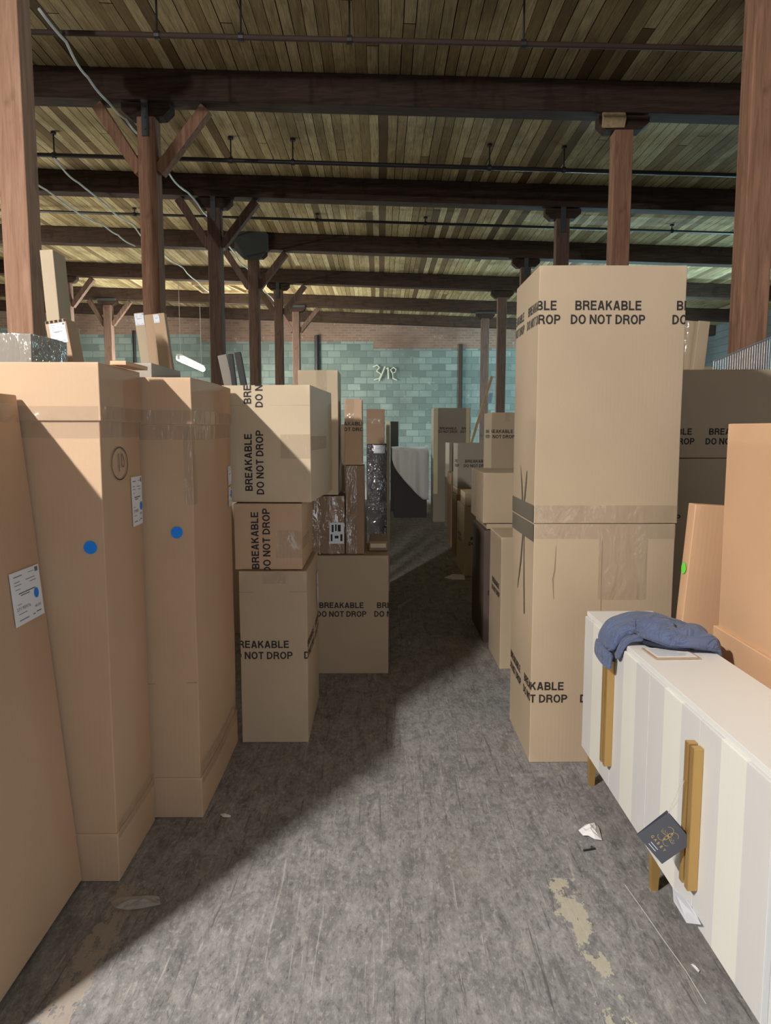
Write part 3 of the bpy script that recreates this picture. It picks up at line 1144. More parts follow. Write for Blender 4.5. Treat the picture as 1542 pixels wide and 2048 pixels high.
def mark10(bm):
    add_stroke(bm, [(cu + ru * math.cos(t * 2 * PI / 30 + 1.9), cv + rv * math.sin(t * 2 * PI / 30 + 1.9)) for t in range(31)], 0.0045)
    add_stroke(bm, [(cu - ru * 0.15, cv + rv * 0.62), (cu - ru * 0.12, cv - rv * 0.5)], 0.0045)
    add_stroke(bm, [(cu + ru * 0.22, cv + rv * 0.6), (cu + ru * 0.18, cv), (cu + ru * 0.28, cv - rv * 0.22), (cu + ru * 0.48, cv - rv * 0.2), (cu + ru * 0.52, cv + rv * 0.2), (cu + ru * 0.3, cv + rv * 0.62)], 0.0045)


B2.decal('marker_writing', 'right', mark10, M['marker'], 0.004)
la, lb_ = b2r(261, 1000), b2r(297, 1000)
B2.label_card('right', la[0], min(0.402, lb_[0]), b2r(280, 1048)[1], b2r(280, 951)[1], dot=(0.84, 0.38, 0.017))

# second tall lidded carton
B3 = Carton('tall_lidded_carton', 'tall taped carton standing behind the circled one, blue dot on its front', -1.155, -0.742, 2.935, 3.680, 0, 1.805, M['kraft_red'], bulge=0.014, seed=9, group=GP, n=14, crumple=0.007)
zl3 = at_y(390, 848, 2.935).z
zt3 = at_y(397, 1555, 2.935).z
B3.sleeve('lid', zl3, 1.809, 0.008)
B3.sleeve('base_tray', 0.0, zt3, 0.007)
B3.decal('tape', [('front', lambda bm: add_rect(bm, 0, 0.413, zl3 - 0.06, zl3 - 0.002, 10, 2)), ('right', lambda bm: add_rect(bm, 0, B3.d, zl3 - 0.06, zl3 - 0.002, 14, 2))], None, M['tape'], 0.0035)
B3.decal('tape', [('front', lambda bm: add_rect(bm, 0, 0.413, zl3 + 0.002, zl3 + 0.055, 10, 2)), ('right', lambda bm: add_rect(bm, 0, B3.d, zl3 + 0.002, zl3 + 0.055, 14, 2))], None, M['tape'], 0.0105)
B3.tape('right', 0.0, B3.d, zt3 - 0.03, zt3 + 0.06, off=0.010)
B3.decal('tape', [('front', lambda bm: add_rect(bm, 0.38, 0.413, zl3 - 0.32, zl3 - 0.01, 2, 8)), ('right', lambda bm: add_rect(bm, 0, 0.05, zl3 - 0.32, zl3 - 0.01, 2, 8))], None, M['tape'], 0.0042)
q3 = at_y(355, 1064, 2.935)
B3.decal('sticker', 'front', lambda bm: add_disc(bm, q3.x + 1.155, q3.z, 0.0235, 0.0235), M['blue_dot'], 0.004, label='blue round sticker')


def b3r(u, v):
    p = at_x(u, v, -0.738)
    return p.y - 2.935, p.z


u0, u1 = b3r(453, 950)[0], min(B3.d - 0.006, b3r(473, 950)[0])
B3.label_card('right', u0, u1, b3r(463, 967)[1], b3r(463, 931)[1], digits=False, seed=5)
B3.label_card('right', u0, u1, b3r(463, 1010)[1], b3r(463, 972)[1], dot=(0.78, 0.6, 0.02), seed=6)


def crease(bm):
    add_stroke(bm, [(0.17, 1.18), (0.168, 0.95), (0.172, 0.72), (0.165, 0.56)], 0.003)
    add_stroke(bm, [(0.0, 0.585), (0.2, 0.577), (0.41, 0.58)], 0.003)


B3.decal('crease', 'front', crease, M['kraft_brown'], 0.0018)

# bits lying on the lids of the two tall cartons
q0, q1 = at_y(221, 740, 2.62), at_y(252, 722, 2.62)
Carton('cardboard_offcut', 'small orange cardboard offcut lying on the lid with the circled carton', q0.x, q1.x, 2.62, 2.86, 1.828, q1.z, M['kraft_orange'], bulge=0.002, seed=3, n=4, cat='cardboard')
q0, q1 = at_y(252, 740, 3.05), at_y(302, 735, 3.05)
Carton('flat_carton', 'low grey carton lying on the lid of the second tall carton', max(-1.15, q0.x), q1.x, 3.06, 3.5, 1.811, q1.z + 0.02, M['kraft_grey'], bulge=0.002, seed=4, n=4)


# slim upright cartons leaning behind the tall ones
def slim(name, label, u0, u1, v0, ub0, ub1, vb, Y, depth, mat, seed, group=GF, z0=0.0, cat='box'):
    """front face through two pixels at the top and two lower down"""
    a, b = at_y(u0, v0, Y), at_y(u1, v0, Y)
    c, d = at_y(ub0, vb, Y), at_y(ub1, vb, Y)
    w = (b.x - a.x + d.x - c.x) / 2
    th = math.atan2((a.x + b.x - c.x - d.x) / 2, (a.z + b.z - c.z - d.z) / 2)
    ztop = (a.z + b.z) / 2
    h = (ztop - z0) / math.cos(th) - 0.5 * w * abs(math.tan(th)) * math.cos(th)
    xc = (a.x + b.x) / 2 - math.sin(th) * h
    k = Carton(name, label, xc - w / 2, xc + w / 2, Y, Y + depth, z0, z0 + h, mat, bulge=0.003, seed=seed, tilt=(0, th, 0), group=group, n=6, cat=cat)
    k.root.location.z = z0 + 0.5 * w * abs(math.sin(th)) + 0.001
    return k


s1 = slim('slim_carton', 'tallest slim upright carton leaning before the nearest left post', 79, 105, 500, 92, 119, 634, 4.05, 0.16, M['kraft_pale'], 11)
s2 = slim('slim_carton', 'shorter slim carton with a white label in front of the tallest slim one', 89, 131, 640, 104, 147, 720, 3.72, 0.14, M['kraft_red'], 12)
s2.label_card('front', 0.018, 0.098, s2.h - 0.115, s2.h - 0.018, digits=False)
s2.decal('printed_band', 'front', lambda bm: [add_rect(bm, 0.005 + i * 0.022, 0.005 + i * 0.022 + 0.014, s2.h - 0.014, s2.h - 0.002) for i in range(5)], M['ink'], 0.002)
for (lb, u0, u1, v0, ub0, ub1, vb, Y, dp, mt, sd) in (
        ('left of three slim leaning cartons, white label at its top', 268, 286, 626, 282, 303, 735, 5.30, 0.05, 'kraft_pale', 13),
        ('middle of three slim leaning cartons, without a label', 288, 306, 629, 301, 320, 740, 5.22, 0.05, 'kraft_red', 14),
        ('right of three slim leaning cartons, widest, small label at its top', 304, 328, 627, 321, 345, 744, 5.14, 0.06, 'kraft_red', 15)):
    k = slim('slim_carton', lb, u0, u1, v0, ub0, ub1, vb, Y, dp, M[mt], sd)
    if sd == 13:
        k.label_card('front', 0.002, k.w - 0.002, k.h - 0.085, k.h - 0.006, digits=False)
    if sd == 15:
        k.label_card('front', 0.006, 0.045, k.h - 0.062, k.h - 0.006, digits=False)
for (lb, u0, u1, v0, ub0, ub1, vb, Y, mt, sd) in (
        ('pale grey slim board leaning above the big printed carton, left of the dark ones', 434, 453, 710, 447, 464, 763, 5.5, 'kraft_grey', 16),
        ('narrow black slim board leaning between the pale and the wide dark one', 456, 465, 708, 463, 471, 763, 5.42, 'charcoal', 17),
        ('wide charcoal slim board leaning rightmost of the three above the printed carton', 468, 480, 705, 479, 491, 763, 5.34, 'charcoal', 18)):
    slim('slim_board', lb, u0, u1, v0, ub0, ub1, vb, Y, 0.045, M[mt], sd, 'slim boards behind the left stack', cat='board')

# grey wrapped carton and black post at far left
q0, q1 = at_y(-70, 700, 3.25), at_y(60, 668, 3.25)
k = Carton('wrapped_carton', 'grey film-wrapped carton behind the circled carton, at the left edge', q0.x, q1.x, 3.25, 3.62, 0, q1.z, M['kraft_grey'], bulge=0.008, seed=21, crumple=0.012, group=GP)
k.decal('plastic_wrap', [('front', lambda bm: add_rect(bm, 0, k.w, k.h - 0.6, k.h, 10, 12)), ('right', lambda bm: add_rect(bm, 0, k.d, k.h - 0.6, k.h, 8, 12))], None, M['wrap'], 0.006)
q0, q1 = at_y(62, 700, 3.66), at_y(77, 685, 3.66)
bm = bmesh.new()
add_box(bm, q0.x, q1.x, 3.70, 3.76, 0, q1.z, 0.004)
tag(link_mesh('black_upright', bm, M['charcoal']), 'narrow black upright board between grey wrapped carton and slim labelled carton', 'board')

# ---- near left stack of three printed cartons
S1 = Carton('printed_carton', 'tall printed carton at the bottom of the near left stack', -0.712, -0.370, 3.675, 4.33, 0, 0.898, M['kraft'], bulge=0.006, seed=31, group=GB)
zc = at_y(540, 1299, 3.675).z
cu1 = at_y(521, 1299, 3.675).x + 0.712
S1.warning([('front', cu1, zc, 0), ('front', cu1 + 0.385, zc, 0), ('right', cu1 + 0.385 - S1.w, zc, 0), ('right', cu1 + 0.77 - S1.w, zc, 0)])
S1.tape('front', S1.w * 0.36, S1.w * 0.70, 0.835, 0.897)
S1.decal('crease', 'front', lambda bm: add_stroke(bm, [(0.0, 0.79), (S1.w, 0.793)], 0.002), M['kraft_brown'], 0.0015)
S1.label_card('right', 0.53, 0.63, 0.60, 0.78, digits=False)
S2 = Carton('printed_carton', 'printed carton in the middle of the near left stack', -0.735, -0.394, 3.70, 4.28, 0.902, 1.238, M['kraft_red'], bulge=0.006, seed=32, group=GB)
cu2 = at_y(522, 1080, 3.70).x + 0.735
S2.warning([('front', cu2, at_y(530, 1081, 3.70).z - 0.902, PI / 2), ('front', cu2, at_y(530, 1081, 3.70).z - 0.902 + 0.385, PI / 2)])
S2.tape('front', S2.w * 0.62, S2.w, 0.06, 0.20)
S2.tape('right', 0, 0.3, 0.10, 0.16)
S3 = Carton('printed_carton', 'large half-lit printed carton on top of the near left stack', -0.80, -0.318, 3.715, 4.50, 1.243, 1.826, M['kraft_pale'], yaw=0.0, bulge=0.006, seed=33, group=GB)
S3.root.rotation_euler.z = -0.07
cu3 = at_y(519, 925, 3.71).x + 0.80
cz3 = at_y(521, 925, 3.71).z - 1.243
S3.warning([('front', cu3, cz3, PI / 2), ('front', cu3, cz3 + 0.434, PI / 2)], width=0.285)
S3.decal('crease', 'front', lambda bm: add_stroke(bm, [(0.0, 0.485), (S3.w, 0.483)], 0.0025), M['kraft'], 0.0015)
S3.tape('front', S3.w - 0.15, S3.w, 0.22, 0.34)
S3.tape('right', 0, 0.52, 0.26, 0.33)

# ---- second left stack on the carton behind
S4 = Carton('printed_carton', 'dim printed carton on the floor just behind the near left stack', -0.52, 0.055, 4.765, 5.35, 0, 0.792, M['kraft'], bulge=0.006, seed=34, group=GB)
cu4 = at_y(683, 1219, 4.765).x + 0.52
cz4 = at_y(683, 1219, 4.765).z
S4.warning([('front', cu4, cz4, 0), ('front', cu4 + 0.378, cz4, 0), ('right', cu4 + 0.378 - S4.w, cz4, 0)])
q0, q1 = at_y(650, 1050, 4.80), at_y(689, 992, 4.80)
S5 = Carton('wrapped_carton', 'film-wrapped carton with a black and white label behind the near left stack', -0.50, q1.x, 4.80, 5.2, 0.797, q1.z, M['kraft_brown'], bulge=0.004, seed=35, group=GP)
S5.decal('plastic_wrap', 'front', lambda bm: add_rect(bm, 0.0, S5.w, 0.0, S5.h, 14, 14), M['wrap'], 0.006)
la = at_y(659, 1045, 4.80).x + 0.50
lz0, lz1 = at_y(670, 1087, 4.80).z - 0.797, at_y(670, 1045, 4.80).z - 0.797
lab = S5.decal('shipping_label', 'front', lambda bm: add_rect(bm, la, S5.w - 0.005, lz0, lz1, 3, 3), M['label'], 0.0075, label='white label with black marks')


def marks(bm):
    W = S5.w - la
    hh = lz1 - lz0
    for a, b, c, d in ((.15, .28, .55, .9), (.38, .48, .6, .92), (.55, .75, .58, .9), (.08, .2, .12, .45), (.72, .86, .12, .45), (.35, .6, .25, .38)):
        add_rect(bm, la + W * a, la + W * b, lz0 + hh * c, lz0 + hh * d)


S5.decal('label_print', 'front', marks, M['ink'], 0.0082, parent=lab)
q0, q1 = at_y(597, 745, 4.86), at_y(676, 741, 4.86)
S6 = Carton('taped_carton', 'pale carton peeking out above the large half-lit printed carton', q0.x, q1.x, 4.82, 5.2, S5.root.location.z + S5.h + 0.004, q1.z, M['kraft_pale'], bulge=0.004, seed=36, group=GP)
S6.tape('front', S6.w * 0.45, S6.w * 0.72, S6.h - 0.14, S6.h)
q0, q1 = at_y(691, 1000, 4.80), at_y(728, 931, 4.80)
S7 = Carton('wrapped_carton', 'tall slim film-wrapped carton standing on the dim printed carton', q0.x, q1.x, 4.80, 5.02, 0.797, q1.z, M['kraft_brown'], bulge=0.004, seed=37, group=GP)
S7.decal('plastic_wrap', 'front', lambda bm: add_rect(bm, 0, S7.w * 0.6, 0, S7.h, 6, 18), M['wrap'], 0.006)
q0, q2 = at_y(689, 860, 4.80), at_y(724, 798, 4.80)
S8 = Carton('printed_carton', 'slim lit printed carton standing upright on the film-wrapped one', q0.x, q2.x, 4.80, 5.10, S7.root.location.z + S7.h + 0.003, q2.z, M['kraft_red'], bulge=0.003, seed=38, group=GB)
ct = at_y(698, 853, 4.80)
S8.warning([('front', ct.x - q0.x, ct.z - S8.root.location.z, 0), ('right', ct.x - q0.x + 0.32 - S8.w, ct.z - S8.root.location.z, 0)], cap=0.024, width=0.20, lp=0.036)
S8.tape('front', S8.w * 0.05, S8.w * 0.55, S8.h - 0.16, S8.h)
q0, q1 = at_y(738, 1098, 4.9), at_y(776, 1082, 4.9)
k = Carton('flat_carton', 'low dark carton with a pale tape strip on the dim printed carton', q0.x, 0.050, 4.93, 5.3, 0.797, 0.862, M['kraft_brown'], bulge=0.002, seed=39, n=5)
k.decal('tape', 'front', lambda bm: add_rect(bm, 0.01, k.w - 0.01, 0.022, 0.05, 4, 1), M['cream_board'], 0.002)

# unseen cartons added behind the front stacks to keep lamp light off the aisle
for (lb, x0, x1, y0, y1, hh_) in (('added light-blocking carton hidden behind the near left stack', -2.3, -0.90, 5.75, 7.7, 1.30), ('added light-blocking carton further back behind the near left stack', -2.2, -0.88, 7.8, 10.2, 1.30),
                                 ('added light-blocking carton at the far end of the hidden left row', -2.1, -0.86, 10.3, 12.9, 1.30), ('added light-blocking carton behind the black-wrapped stack, hidden from the aisle', -2.1, -0.62, 13.0, 17.4, 1.72), ('added light-blocking carton hidden behind the tall grey carton with cream strips', 2.85, 3.9, 13.75, 17.2, 1.78), ('added light-blocking carton in the row behind the tall stack', 2.62, 3.4, 7.6, 9.2, 2.25), ('added light-blocking carton further back behind the tall stack', 2.86, 3.7, 9.3, 13.6, 2.10)):
    Carton('blocker_carton', lb, x0, x1, y0, y1, 0, hh_, M['kraft'], bulge=0.004, seed=44, n=5, group='added light-blocking cartons')

# ---- dark stack further along the left
q0, q1 = at_y(733, 900, 6.45), at_y(769, 889, 6.45)
D1 = Carton('wrapped_carton', 'tall black-wrapped carton further down the left of the aisle', q0.x, q1.x + 0.02, 6.45, 7.0, 0, q1.z, M['charcoal'], bulge=0.004, seed=41, group=GP)
D1.decal('plastic_wrap', 'front', lambda bm: add_rect(bm, 0, D1.w, 0.3, D1.h, 8, 16), M['wrap'], 0.006)
q2 = at_y(769, 818, 6.45)
D2 = Carton('taped_carton', 'brown carton taped on top of the tall black-wrapped one', q0.x, q1.x, 6.45, 6.9, D1.h + 0.003, q2.z, M['kraft_brown'], bulge=0.004, seed=42, group=GP)
D2.tape('front', 0.0, D2.w, D2.h - 0.13, D2.h - 0.08)
D1.label_card('front', D1.w * 0.35, D1.w * 0.9, D1.h - 0.075, D1.h - 0.005, digits=False)
q0, q1 = at_y(772, 900, 7.3), at_y(780, 842, 7.3)
bm = bmesh.new()
add_box(bm, q0.x, q1.x, 7.3, 7.62, 0, q1.z, 0.003)
tag(link_mesh('cream_panel', bm, M['cream_board']), 'narrow cream panel edge just right of the taped brown carton', 'panel')
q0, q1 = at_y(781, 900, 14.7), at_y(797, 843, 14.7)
bm = bmesh.new()  # dark panel added where there is only shadow on the wall
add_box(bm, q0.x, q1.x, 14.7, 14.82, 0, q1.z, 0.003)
tag(link_mesh('shadow_panel', bm, M['charcoal']), 'added dark panel in place of the shadow left of the white draped sheet', 'panel')

# white sheet draped over a crate at the end of the aisle
q0, q1 = at_y(784, 900, 13.6), at_y(858, 896, 13.6)
ct_ = Carton('wooden_crate', 'crate under the white draped sheet at the end of the aisle, darkened as shade', q0.x + 0.04, q1.x - 0.03, 13.66, 14.5, 0, q1.z - 0.02, M['charcoal'], bulge=0.0, seed=43, cat='crate')  # crate coloured charcoal to read as shade below the sheet
bm = bmesh.new()
nu, nv = 24, 22
g = []
top = q1.z
for j in range(nv + 1):
    row = []
    for i in range(nu + 1):
        s = i / nu
        lowv = 0.95 * (0.22 + 0.78 * min(1.0, (s / 0.85)) ** 0.7)  # hem slants along the shadow edge that crosses the sheet
        t = j / nv
        x = q0.x + (q1.x - q0.x) * s
        if t < 0.25:
            y = 14.45 - (14.45 - 13.62) * (t / 0.25)
            z = top + 0.012 * math.sin(s * 9 + t * 20)
        else:
            z = top - (t - 0.25) / 0.75 * lowv
            y = 13.62 - 0.035 - 0.035 * math.sin(s * 11 + 1.0) * ((t - 0.25) / 0.75) - 0.02 * math.sin(s * 23)
        row.append(bm.verts.new((x, y, z)))
    g.append(row)
for j in range(nv):
    for i in range(nu):
        bm.faces.new((g[j][i], g[j][i + 1], g[j + 1][i + 1], g[j + 1][i]))
bmesh.ops.recalc_face_normals(bm, faces=bm.faces[:])
o = link_mesh('white_sheet', bm, M['sheet'], None, True)
sm = o.modifiers.new('thick', 'SOLIDIFY')
sm.thickness = 0.006
tag(o, 'white sheet over a crate at the end of the aisle, hem shaped by a shadow edge', 'sheet')

# ================================================================== RIGHT SIDE OF THE AISLE
q0, q1 = at_y(867, 900, 13.0), at_y(941, 816, 13.0)
E1 = Carton('printed_carton', 'tall grey printed carton with painted lamplit cream strips near the far wall', q0.x, q1.x, 13.0, 13.6, 0, q1.z, M['kraft_grey'], bulge=0.004, seed=51, group=GB)
for s in (0, 1):  # cream strips stand for narrow lamplit sides; the light is in the colour
    E1.decal('lit_side_strip', 'front', (lambda bm: add_rect(bm, 0, 0.075, 0.5, E1.h, 1, 8)) if s == 0 else (lambda bm: add_rect(bm, E1.w - 0.075, E1.w - 0.01, 0.5, E1.h, 1, 8)), M['cream_board'], 0.004, label='cream strip painted as a lamplit side')
ct = at_y(896, 860, 13.0)
E1.warning([('front', ct.x - q0.x, ct.z, 0), ('front', ct.x - q0.x + 0.385, ct.z, 0)], cap=0.042)

q0, q1 = at_y(915, 930, 9.4), at_y(972, 887, 9.4)
bz0 = at_y(940, 976, 9.4).z
F0 = Carton('taped_carton', 'lower carton holding the dim printed one left of the pale taped box', q0.x - 0.01, q1.x + 0.05, 9.42, 9.95, 0, bz0 - 0.09, M['kraft_brown'], bulge=0.003, seed=52, group=GP)
bm = bmesh.new()
q = at_y(915, 985, 9.36)
F00 = Carton('flat_carton', 'flat pale carton under the dim printed one, right of the aisle', q.x, q1.x, 9.40, 9.95, bz0 - 0.086, bz0 - 0.004, M['kraft'], bulge=0.001, seed=53, n=5)
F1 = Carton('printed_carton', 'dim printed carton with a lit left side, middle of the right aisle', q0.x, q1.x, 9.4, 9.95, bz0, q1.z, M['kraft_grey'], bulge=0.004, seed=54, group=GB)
ct = at_y(953, 927, 9.4)
F1.warning([('front', ct.x - q0.x, ct.z - bz0, 0), ('front', ct.x - q0.x - 0.385, ct.z - bz0, 0), ('left', ct.x - q0.x - 0.385 + F1.d, ct.z - bz0, 0)])
# thin upright panel left of it
p = at_z(897, 1060)
pz = at_y(900, 886, p.y).z
bm = bmesh.new()
add_box(bm, p.x, p.x + 0.05, p.y, p.y + 0.7, 0, pz, 0.003)
tag(link_mesh('upright_panel', bm, M['kraft_grey']), 'thin grey panel standing on edge right of the dark aisle end', 'panel')

q0, q1 = at_y(983, 870, 8.3), at_y(1070, 825, 8.3)
G1 = Carton('printed_carton', 'tall printed carton with a yellowish lit side, left of the tall stack', q0.x, q1.x, 8.3, 8.9, 0, q1.z, M['kraft'], bulge=0.004, seed=55, group=GB)
ct = at_y(1000, 868, 8.3)
G1.warning([('front', ct.x - q0.x, ct.z, 0), ('front', ct.x - q0.x + 0.385, ct.z, 0), ('left', ct.x - q0.x + G1.d - 0.385, ct.z, 0)])
G1.tape('front', 0.15, 0.2, G1.h - 0.1, G1.h)

p = at_z(927, 1152)
q1 = at_y(948, 1014, p.y)
J1 = Carton('printed_carton', 'narrow lit printed carton on the floor right of the aisle', p.x, p.x + 0.26, p.y, p.y + 0.75, 0, q1.z, M['kraft_pale'], bulge=0.003, seed=56, group=GB)
ct = at_y(958, 1082, p.y)
J1.warning([('front', ct.x - p.x + 0.05, ct.z, 0), ('left', 0.35, ct.z, 0)])
q = at_y(945, 985, 8.15)
K1 = Carton('taped_carton', 'small carton resting on the narrow lit printed one', at_y(930, 1000, 8.15).x, at_y(960, 1000, 8.15).x, 8.15, 8.6, q1.z + 0.004, q.z, M['kraft'], bulge=0.002, seed=57, group=GP, n=5)

# boxes beside the tall stack
p = at_z(958, 1285)
I1 = Carton('printed_carton', 'printed carton low beside the tall stack, its shade painted in', p.x + 0.03, p.x + 0.42, p.y, p.y + 0.7, 0, at_y(985, 1062, p.y).z, M['kraft_shaded'], bulge=0.006, seed=58, group=GB)
ct = at_y(998, 1178, p.y)
I1.warning([('front', ct.x - p.x + 0.05, ct.z, 0)])
q0, q1 = at_y(1001, 1200, 4.85), at_y(1016, 1075, 4.85)
I2 = Carton('printed_carton', 'narrow carton squeezed between the tall stack and the shade-darkened carton', q0.x, q0.x + 0.25, 4.85, 5.35, 0, q1.z, M['kraft'], bulge=0.005, seed=59, group=GB)
I2.warning([('left', 0.30, at_y(1012, 1185, 4.85).z, 0)])
hz = at_y(985, 1062, p.y).z
q0, q1 = at_y(967, 1000, 5.55), at_y(1040, 946, 5.55)
H0 = Carton('taped_carton', 'lower pale carton under the lit square one beside the tall stack', q0.x + 0.03, q1.x + 0.1, 5.56, 6.2, hz + 0.004, at_y(990, 1048, 5.55).z, M['kraft'], bulge=0.002, seed=60, group=GP)
H1 = Carton('taped_carton', 'lit square carton with a taped left side, left of the tall stack', q0.x, q1.x + 0.12, 5.55, 6.3, at_y(990, 1048, 5.55).z + 0.004, q1.z, M['kraft'], bulge=0.006, seed=61, group=GP)
H1.decal('plastic_wrap', 'left', lambda bm: add_rect(bm, 0, H1.d, 0.0, H1.h, 8, 8), M['wrap'], 0.005)

# stick with a blue tag
a, b = at_y(944, 884, 10.3), at_y(985, 752, 10.3)
F2 = Carton('taped_carton', 'carton hidden behind the dim printed one, holding up the long stick', a.x - 0.3, a.x + 0.35, 10.15, 10.7, 0, 1.02, M['kraft_brown'], bulge=0.003, seed=62, group=GP)
r0 = empty('leaning_stick', (a.x, 10.3, 0))
tag(r0, 'long pale stick leaning behind the printed cartons, blue tag near its top', 'stick')
dx = (b.x - a.x) / (b.z - a.z)
bm = bmesh.new()
add_bar(bm, (-dx * (a.z - 1.045), 0.05, 1.045), (b.x - a.x, 0.05, b.z), 0.035, 0.03, up=(0, 1, 0))
link_mesh('pole', bm, M['pale_wood'], r0)
q0, q1 = at_y(975, 806, 10.3), at_y(986, 786, 10.3)
bm = bmesh.new()
add_prism(bm, [(q0.x - a.x, 0.0, q0.z), (q1.x - a.x - 0.02, 0.0, q0.z), (q1.x - a.x, 0.0, q1.z), (q0.x - a.x + 0.02, 0.0, q1.z)], (0, 0.012, 0))
link_mesh('tag', bm, plain('blue_tag', (0.35, 0.55, 0.85), 0.5), r0)['label'] = 'pale blue tag'

# ---- tall stack of two printed cartons
TX0, TX1, TY0, TY1 = 0.722, 1.386, 3.434, 3.985
zs = at_y(1062, 1048, 3.434).z
T1 = Carton('printed_carton', 'lower carton of the tall right stack, partly behind the white sideboard', TX0, TX1, TY0, TY1, 0, zs, M['kraft'], bulge=0.008, seed=71, group=GB, n=12)
zt_ = at_y(1200, 531, 3.434).z
T2 = Carton('printed_carton', 'upper carton of the tall right stack, the highest box in the hall', TX0 - 0.002, TX1 + 0.004, TY0 - 0.004, TY1 + 0.004, zs + 0.003, zt_, M['kraft'], bulge=0.008, seed=72, group=GB, n=12)
cz = at_y(1215, 627, 3.434).z - zs
cu = at_y(1216, 627, 3.434).x - TX0
wd = T2.w
T2.warning([('front', cu + k_, cz, 0) for k_ in (-0.385, 0, 0.463)] + [('left', cu - k_ + T2.d, cz, 0) for k_ in (0.385, 0.79)], cap=0.042, width=0.30, lp=0.062)
cz = at_y(1080, 1384, 3.434).z
cu = at_y(1064, 1384, 3.434).x - TX0
T1.warning([('front', cu, cz, 0), ('front', cu + 0.40, cz, 0), ('left', cu + T1.d, cz, 0), ('left', cu + T1.d - 0.40, cz, 0)], cap=0.040, width=0.30, lp=0.062)
T1.tape('front', 0, T1.w, zs - 0.07, zs - 0.002)
T2.tape('front', 0, T2.w, 0.0, 0.085)
T1.tape('left', 0.0, T1.d, zs - 0.085, zs - 0.002, mat=M['dark_tape'], name='brown_tape', off=0.003)
T2.tape('left', 0.0, T2.d, 0.004, 0.085, mat=M['dark_tape'], name='brown_tape', off=0.003)
T1.tape('front', T1.w * 0.46, T1.w * 0.46 + 0.23, zs - 0.36, zs - 0.07)


def tears_low(bm):
    add_stroke(bm, [(0.30, zs - 0.08), (0.27, zs - 0.22), (0.20, zs - 0.38)], [0.02, 0.03, 0.006])
    add_stroke(bm, [(0.33, zs - 0.08), (0.36, zs - 0.30), (0.385, zs - 0.47)], [0.014, 0.02, 0.02])


def tears_high(bm):
    add_stroke(bm, [(0.28, 0.085), (0.26, 0.17), (0.22, 0.26)], [0.028, 0.02, 0.005])
    add_stroke(bm, [(0.33, 0.085), (0.37, 0.18), (0.39, 0.24)], [0.026, 0.026, 0.008])


T1.decal('torn_slit', 'left', tears_low, M['dark_tape'], 0.0032)
T2.decal('torn_slit', 'left', tears_high, M['dark_tape'], 0.0032)


def creaseT(bm):
    add_stroke(bm, [(T1.w * 0.485, zs - 0.08), (T1.w * 0.487, zs - 0.5)], 0.003)
    add_stroke(bm, [(0.105, zs - 0.1), (0.10, zs - 0.22), (0.092, zs - 0.26), (0.098, zs - 0.36)], [0.001, 0.005, 0.006, 0.001])


T1.decal('crease', 'front', creaseT, M['kraft_brown'], 0.002)

# ---- cartons behind on the right
q0, q1 = at_y(1352, 915, 4.44), at_y(1600, 742, 4.44)
zu0 = at_y(1400, 916, 4.44).z
V1 = Carton('printed_carton', 'lower big carton behind the leaning orange carton on the right', q0.x - 0.18, q0.x + 0.62, 4.42, 5.0, 0, zu0 - 0.003, M['kraft'], bulge=0.004, seed=81, group=GB)
U1 = Carton('printed_carton', 'wide dark printed carton at the right edge below the wire panel', q0.x - 0.16, q1.x, 4.44, 5.0, zu0, at_y(1450, 739, 4.44).z, M['kraft'], bulge=0.004, seed=82, group=GB)
x0 = q0.x - 0.16
ct = at_y(1335, 873, 4.44)
U1.warning([('front', ct.x - x0, ct.z - zu0, 0), ('front', ct.x - x0 + 0.393, ct.z - zu0, 0), ('front', ct.x - x0 + 0.786, ct.z - zu0, 0)])
ct = at_y(1307, 1026, 4.42)
V1.warning([('front', ct.x - (q0.x - 0.18), ct.z, 0)])
for lb, u0, u1, v0, ub0, ub1, vb, Y, sd in (('left of two slim cartons behind the tall stack, edged with clear film', 1371, 1397, 642, 1360, 1386, 735, 5.30, 83),
                                           ('right of two slim cartons behind the tall stack, beside the timber post', 1398, 1420, 642, 1386, 1410, 735, 5.22, 84)):
    k = slim('slim_carton', lb, u0, u1, v0, ub0, ub1, vb, Y, 0.06, M['kraft'], sd)
    if sd == 83:
        k.decal('plastic_wrap', 'front', lambda bm: add_rect(bm, 0, 0.03, k.h - 0.5, k.h, 1, 8), M['wrap'], 0.004)

# wire panel
Yp = 4.80
zb_ = U1.root.location.z + U1.h + 0.002
pa, pb = at_y(1428, 722, Yp), at_y(1575, 661, Yp)
r0 = empty('wire_panel', ((pa.x + pb.x) / 2, Yp, zb_))
tag(r0, 'slanting galvanised wire panel standing on the wide dark carton', 'wire panel')
xm = (pa.x + pb.x) / 2
bm = bmesh.new()
n = 30
for i in range(n + 1):
    t = i / n
    x = pa.x + (pb.x - pa.x) * t - xm
    z = pa.z + (pb.z - pa.z) * t - zb_
    add_tube(bm, [(x - 0.02 * 0, 0, 0.0), (x, 0, z)], 0.0042, 5)
link_mesh('wire_bars', bm, M['rack'], r0)
bm = bmesh.new()
add_tube(bm, [(pa.x - xm, 0, pa.z - zb_), (pb.x - xm, 0, pb.z - zb_)], 0.006, 6)
add_tube(bm, [(pa.x - xm, 0, 0.006), (pb.x - xm, 0, 0.006)], 0.006, 6)
link_mesh('rim', bm, M['rack'], r0)

# orange leaning carton with green dot
Wc = slim('flat_carton', 'orange-brown carton leaning behind the sideboard with a green dot', 1391, 1475, 1012, 1366, 1450, 1235, 3.02, 0.07, M['kraft_orange'], 85, group=GP)
gq = at_y(1366, 1142, 3.2)
Wc.decal('sticker', 'left', lambda bm: add_disc(bm, Wc.d * 0.5, at_y(1366, 1142, 3.05).z, 0.024, 0.024), M['green_dot'], 0.004, label='green round sticker')

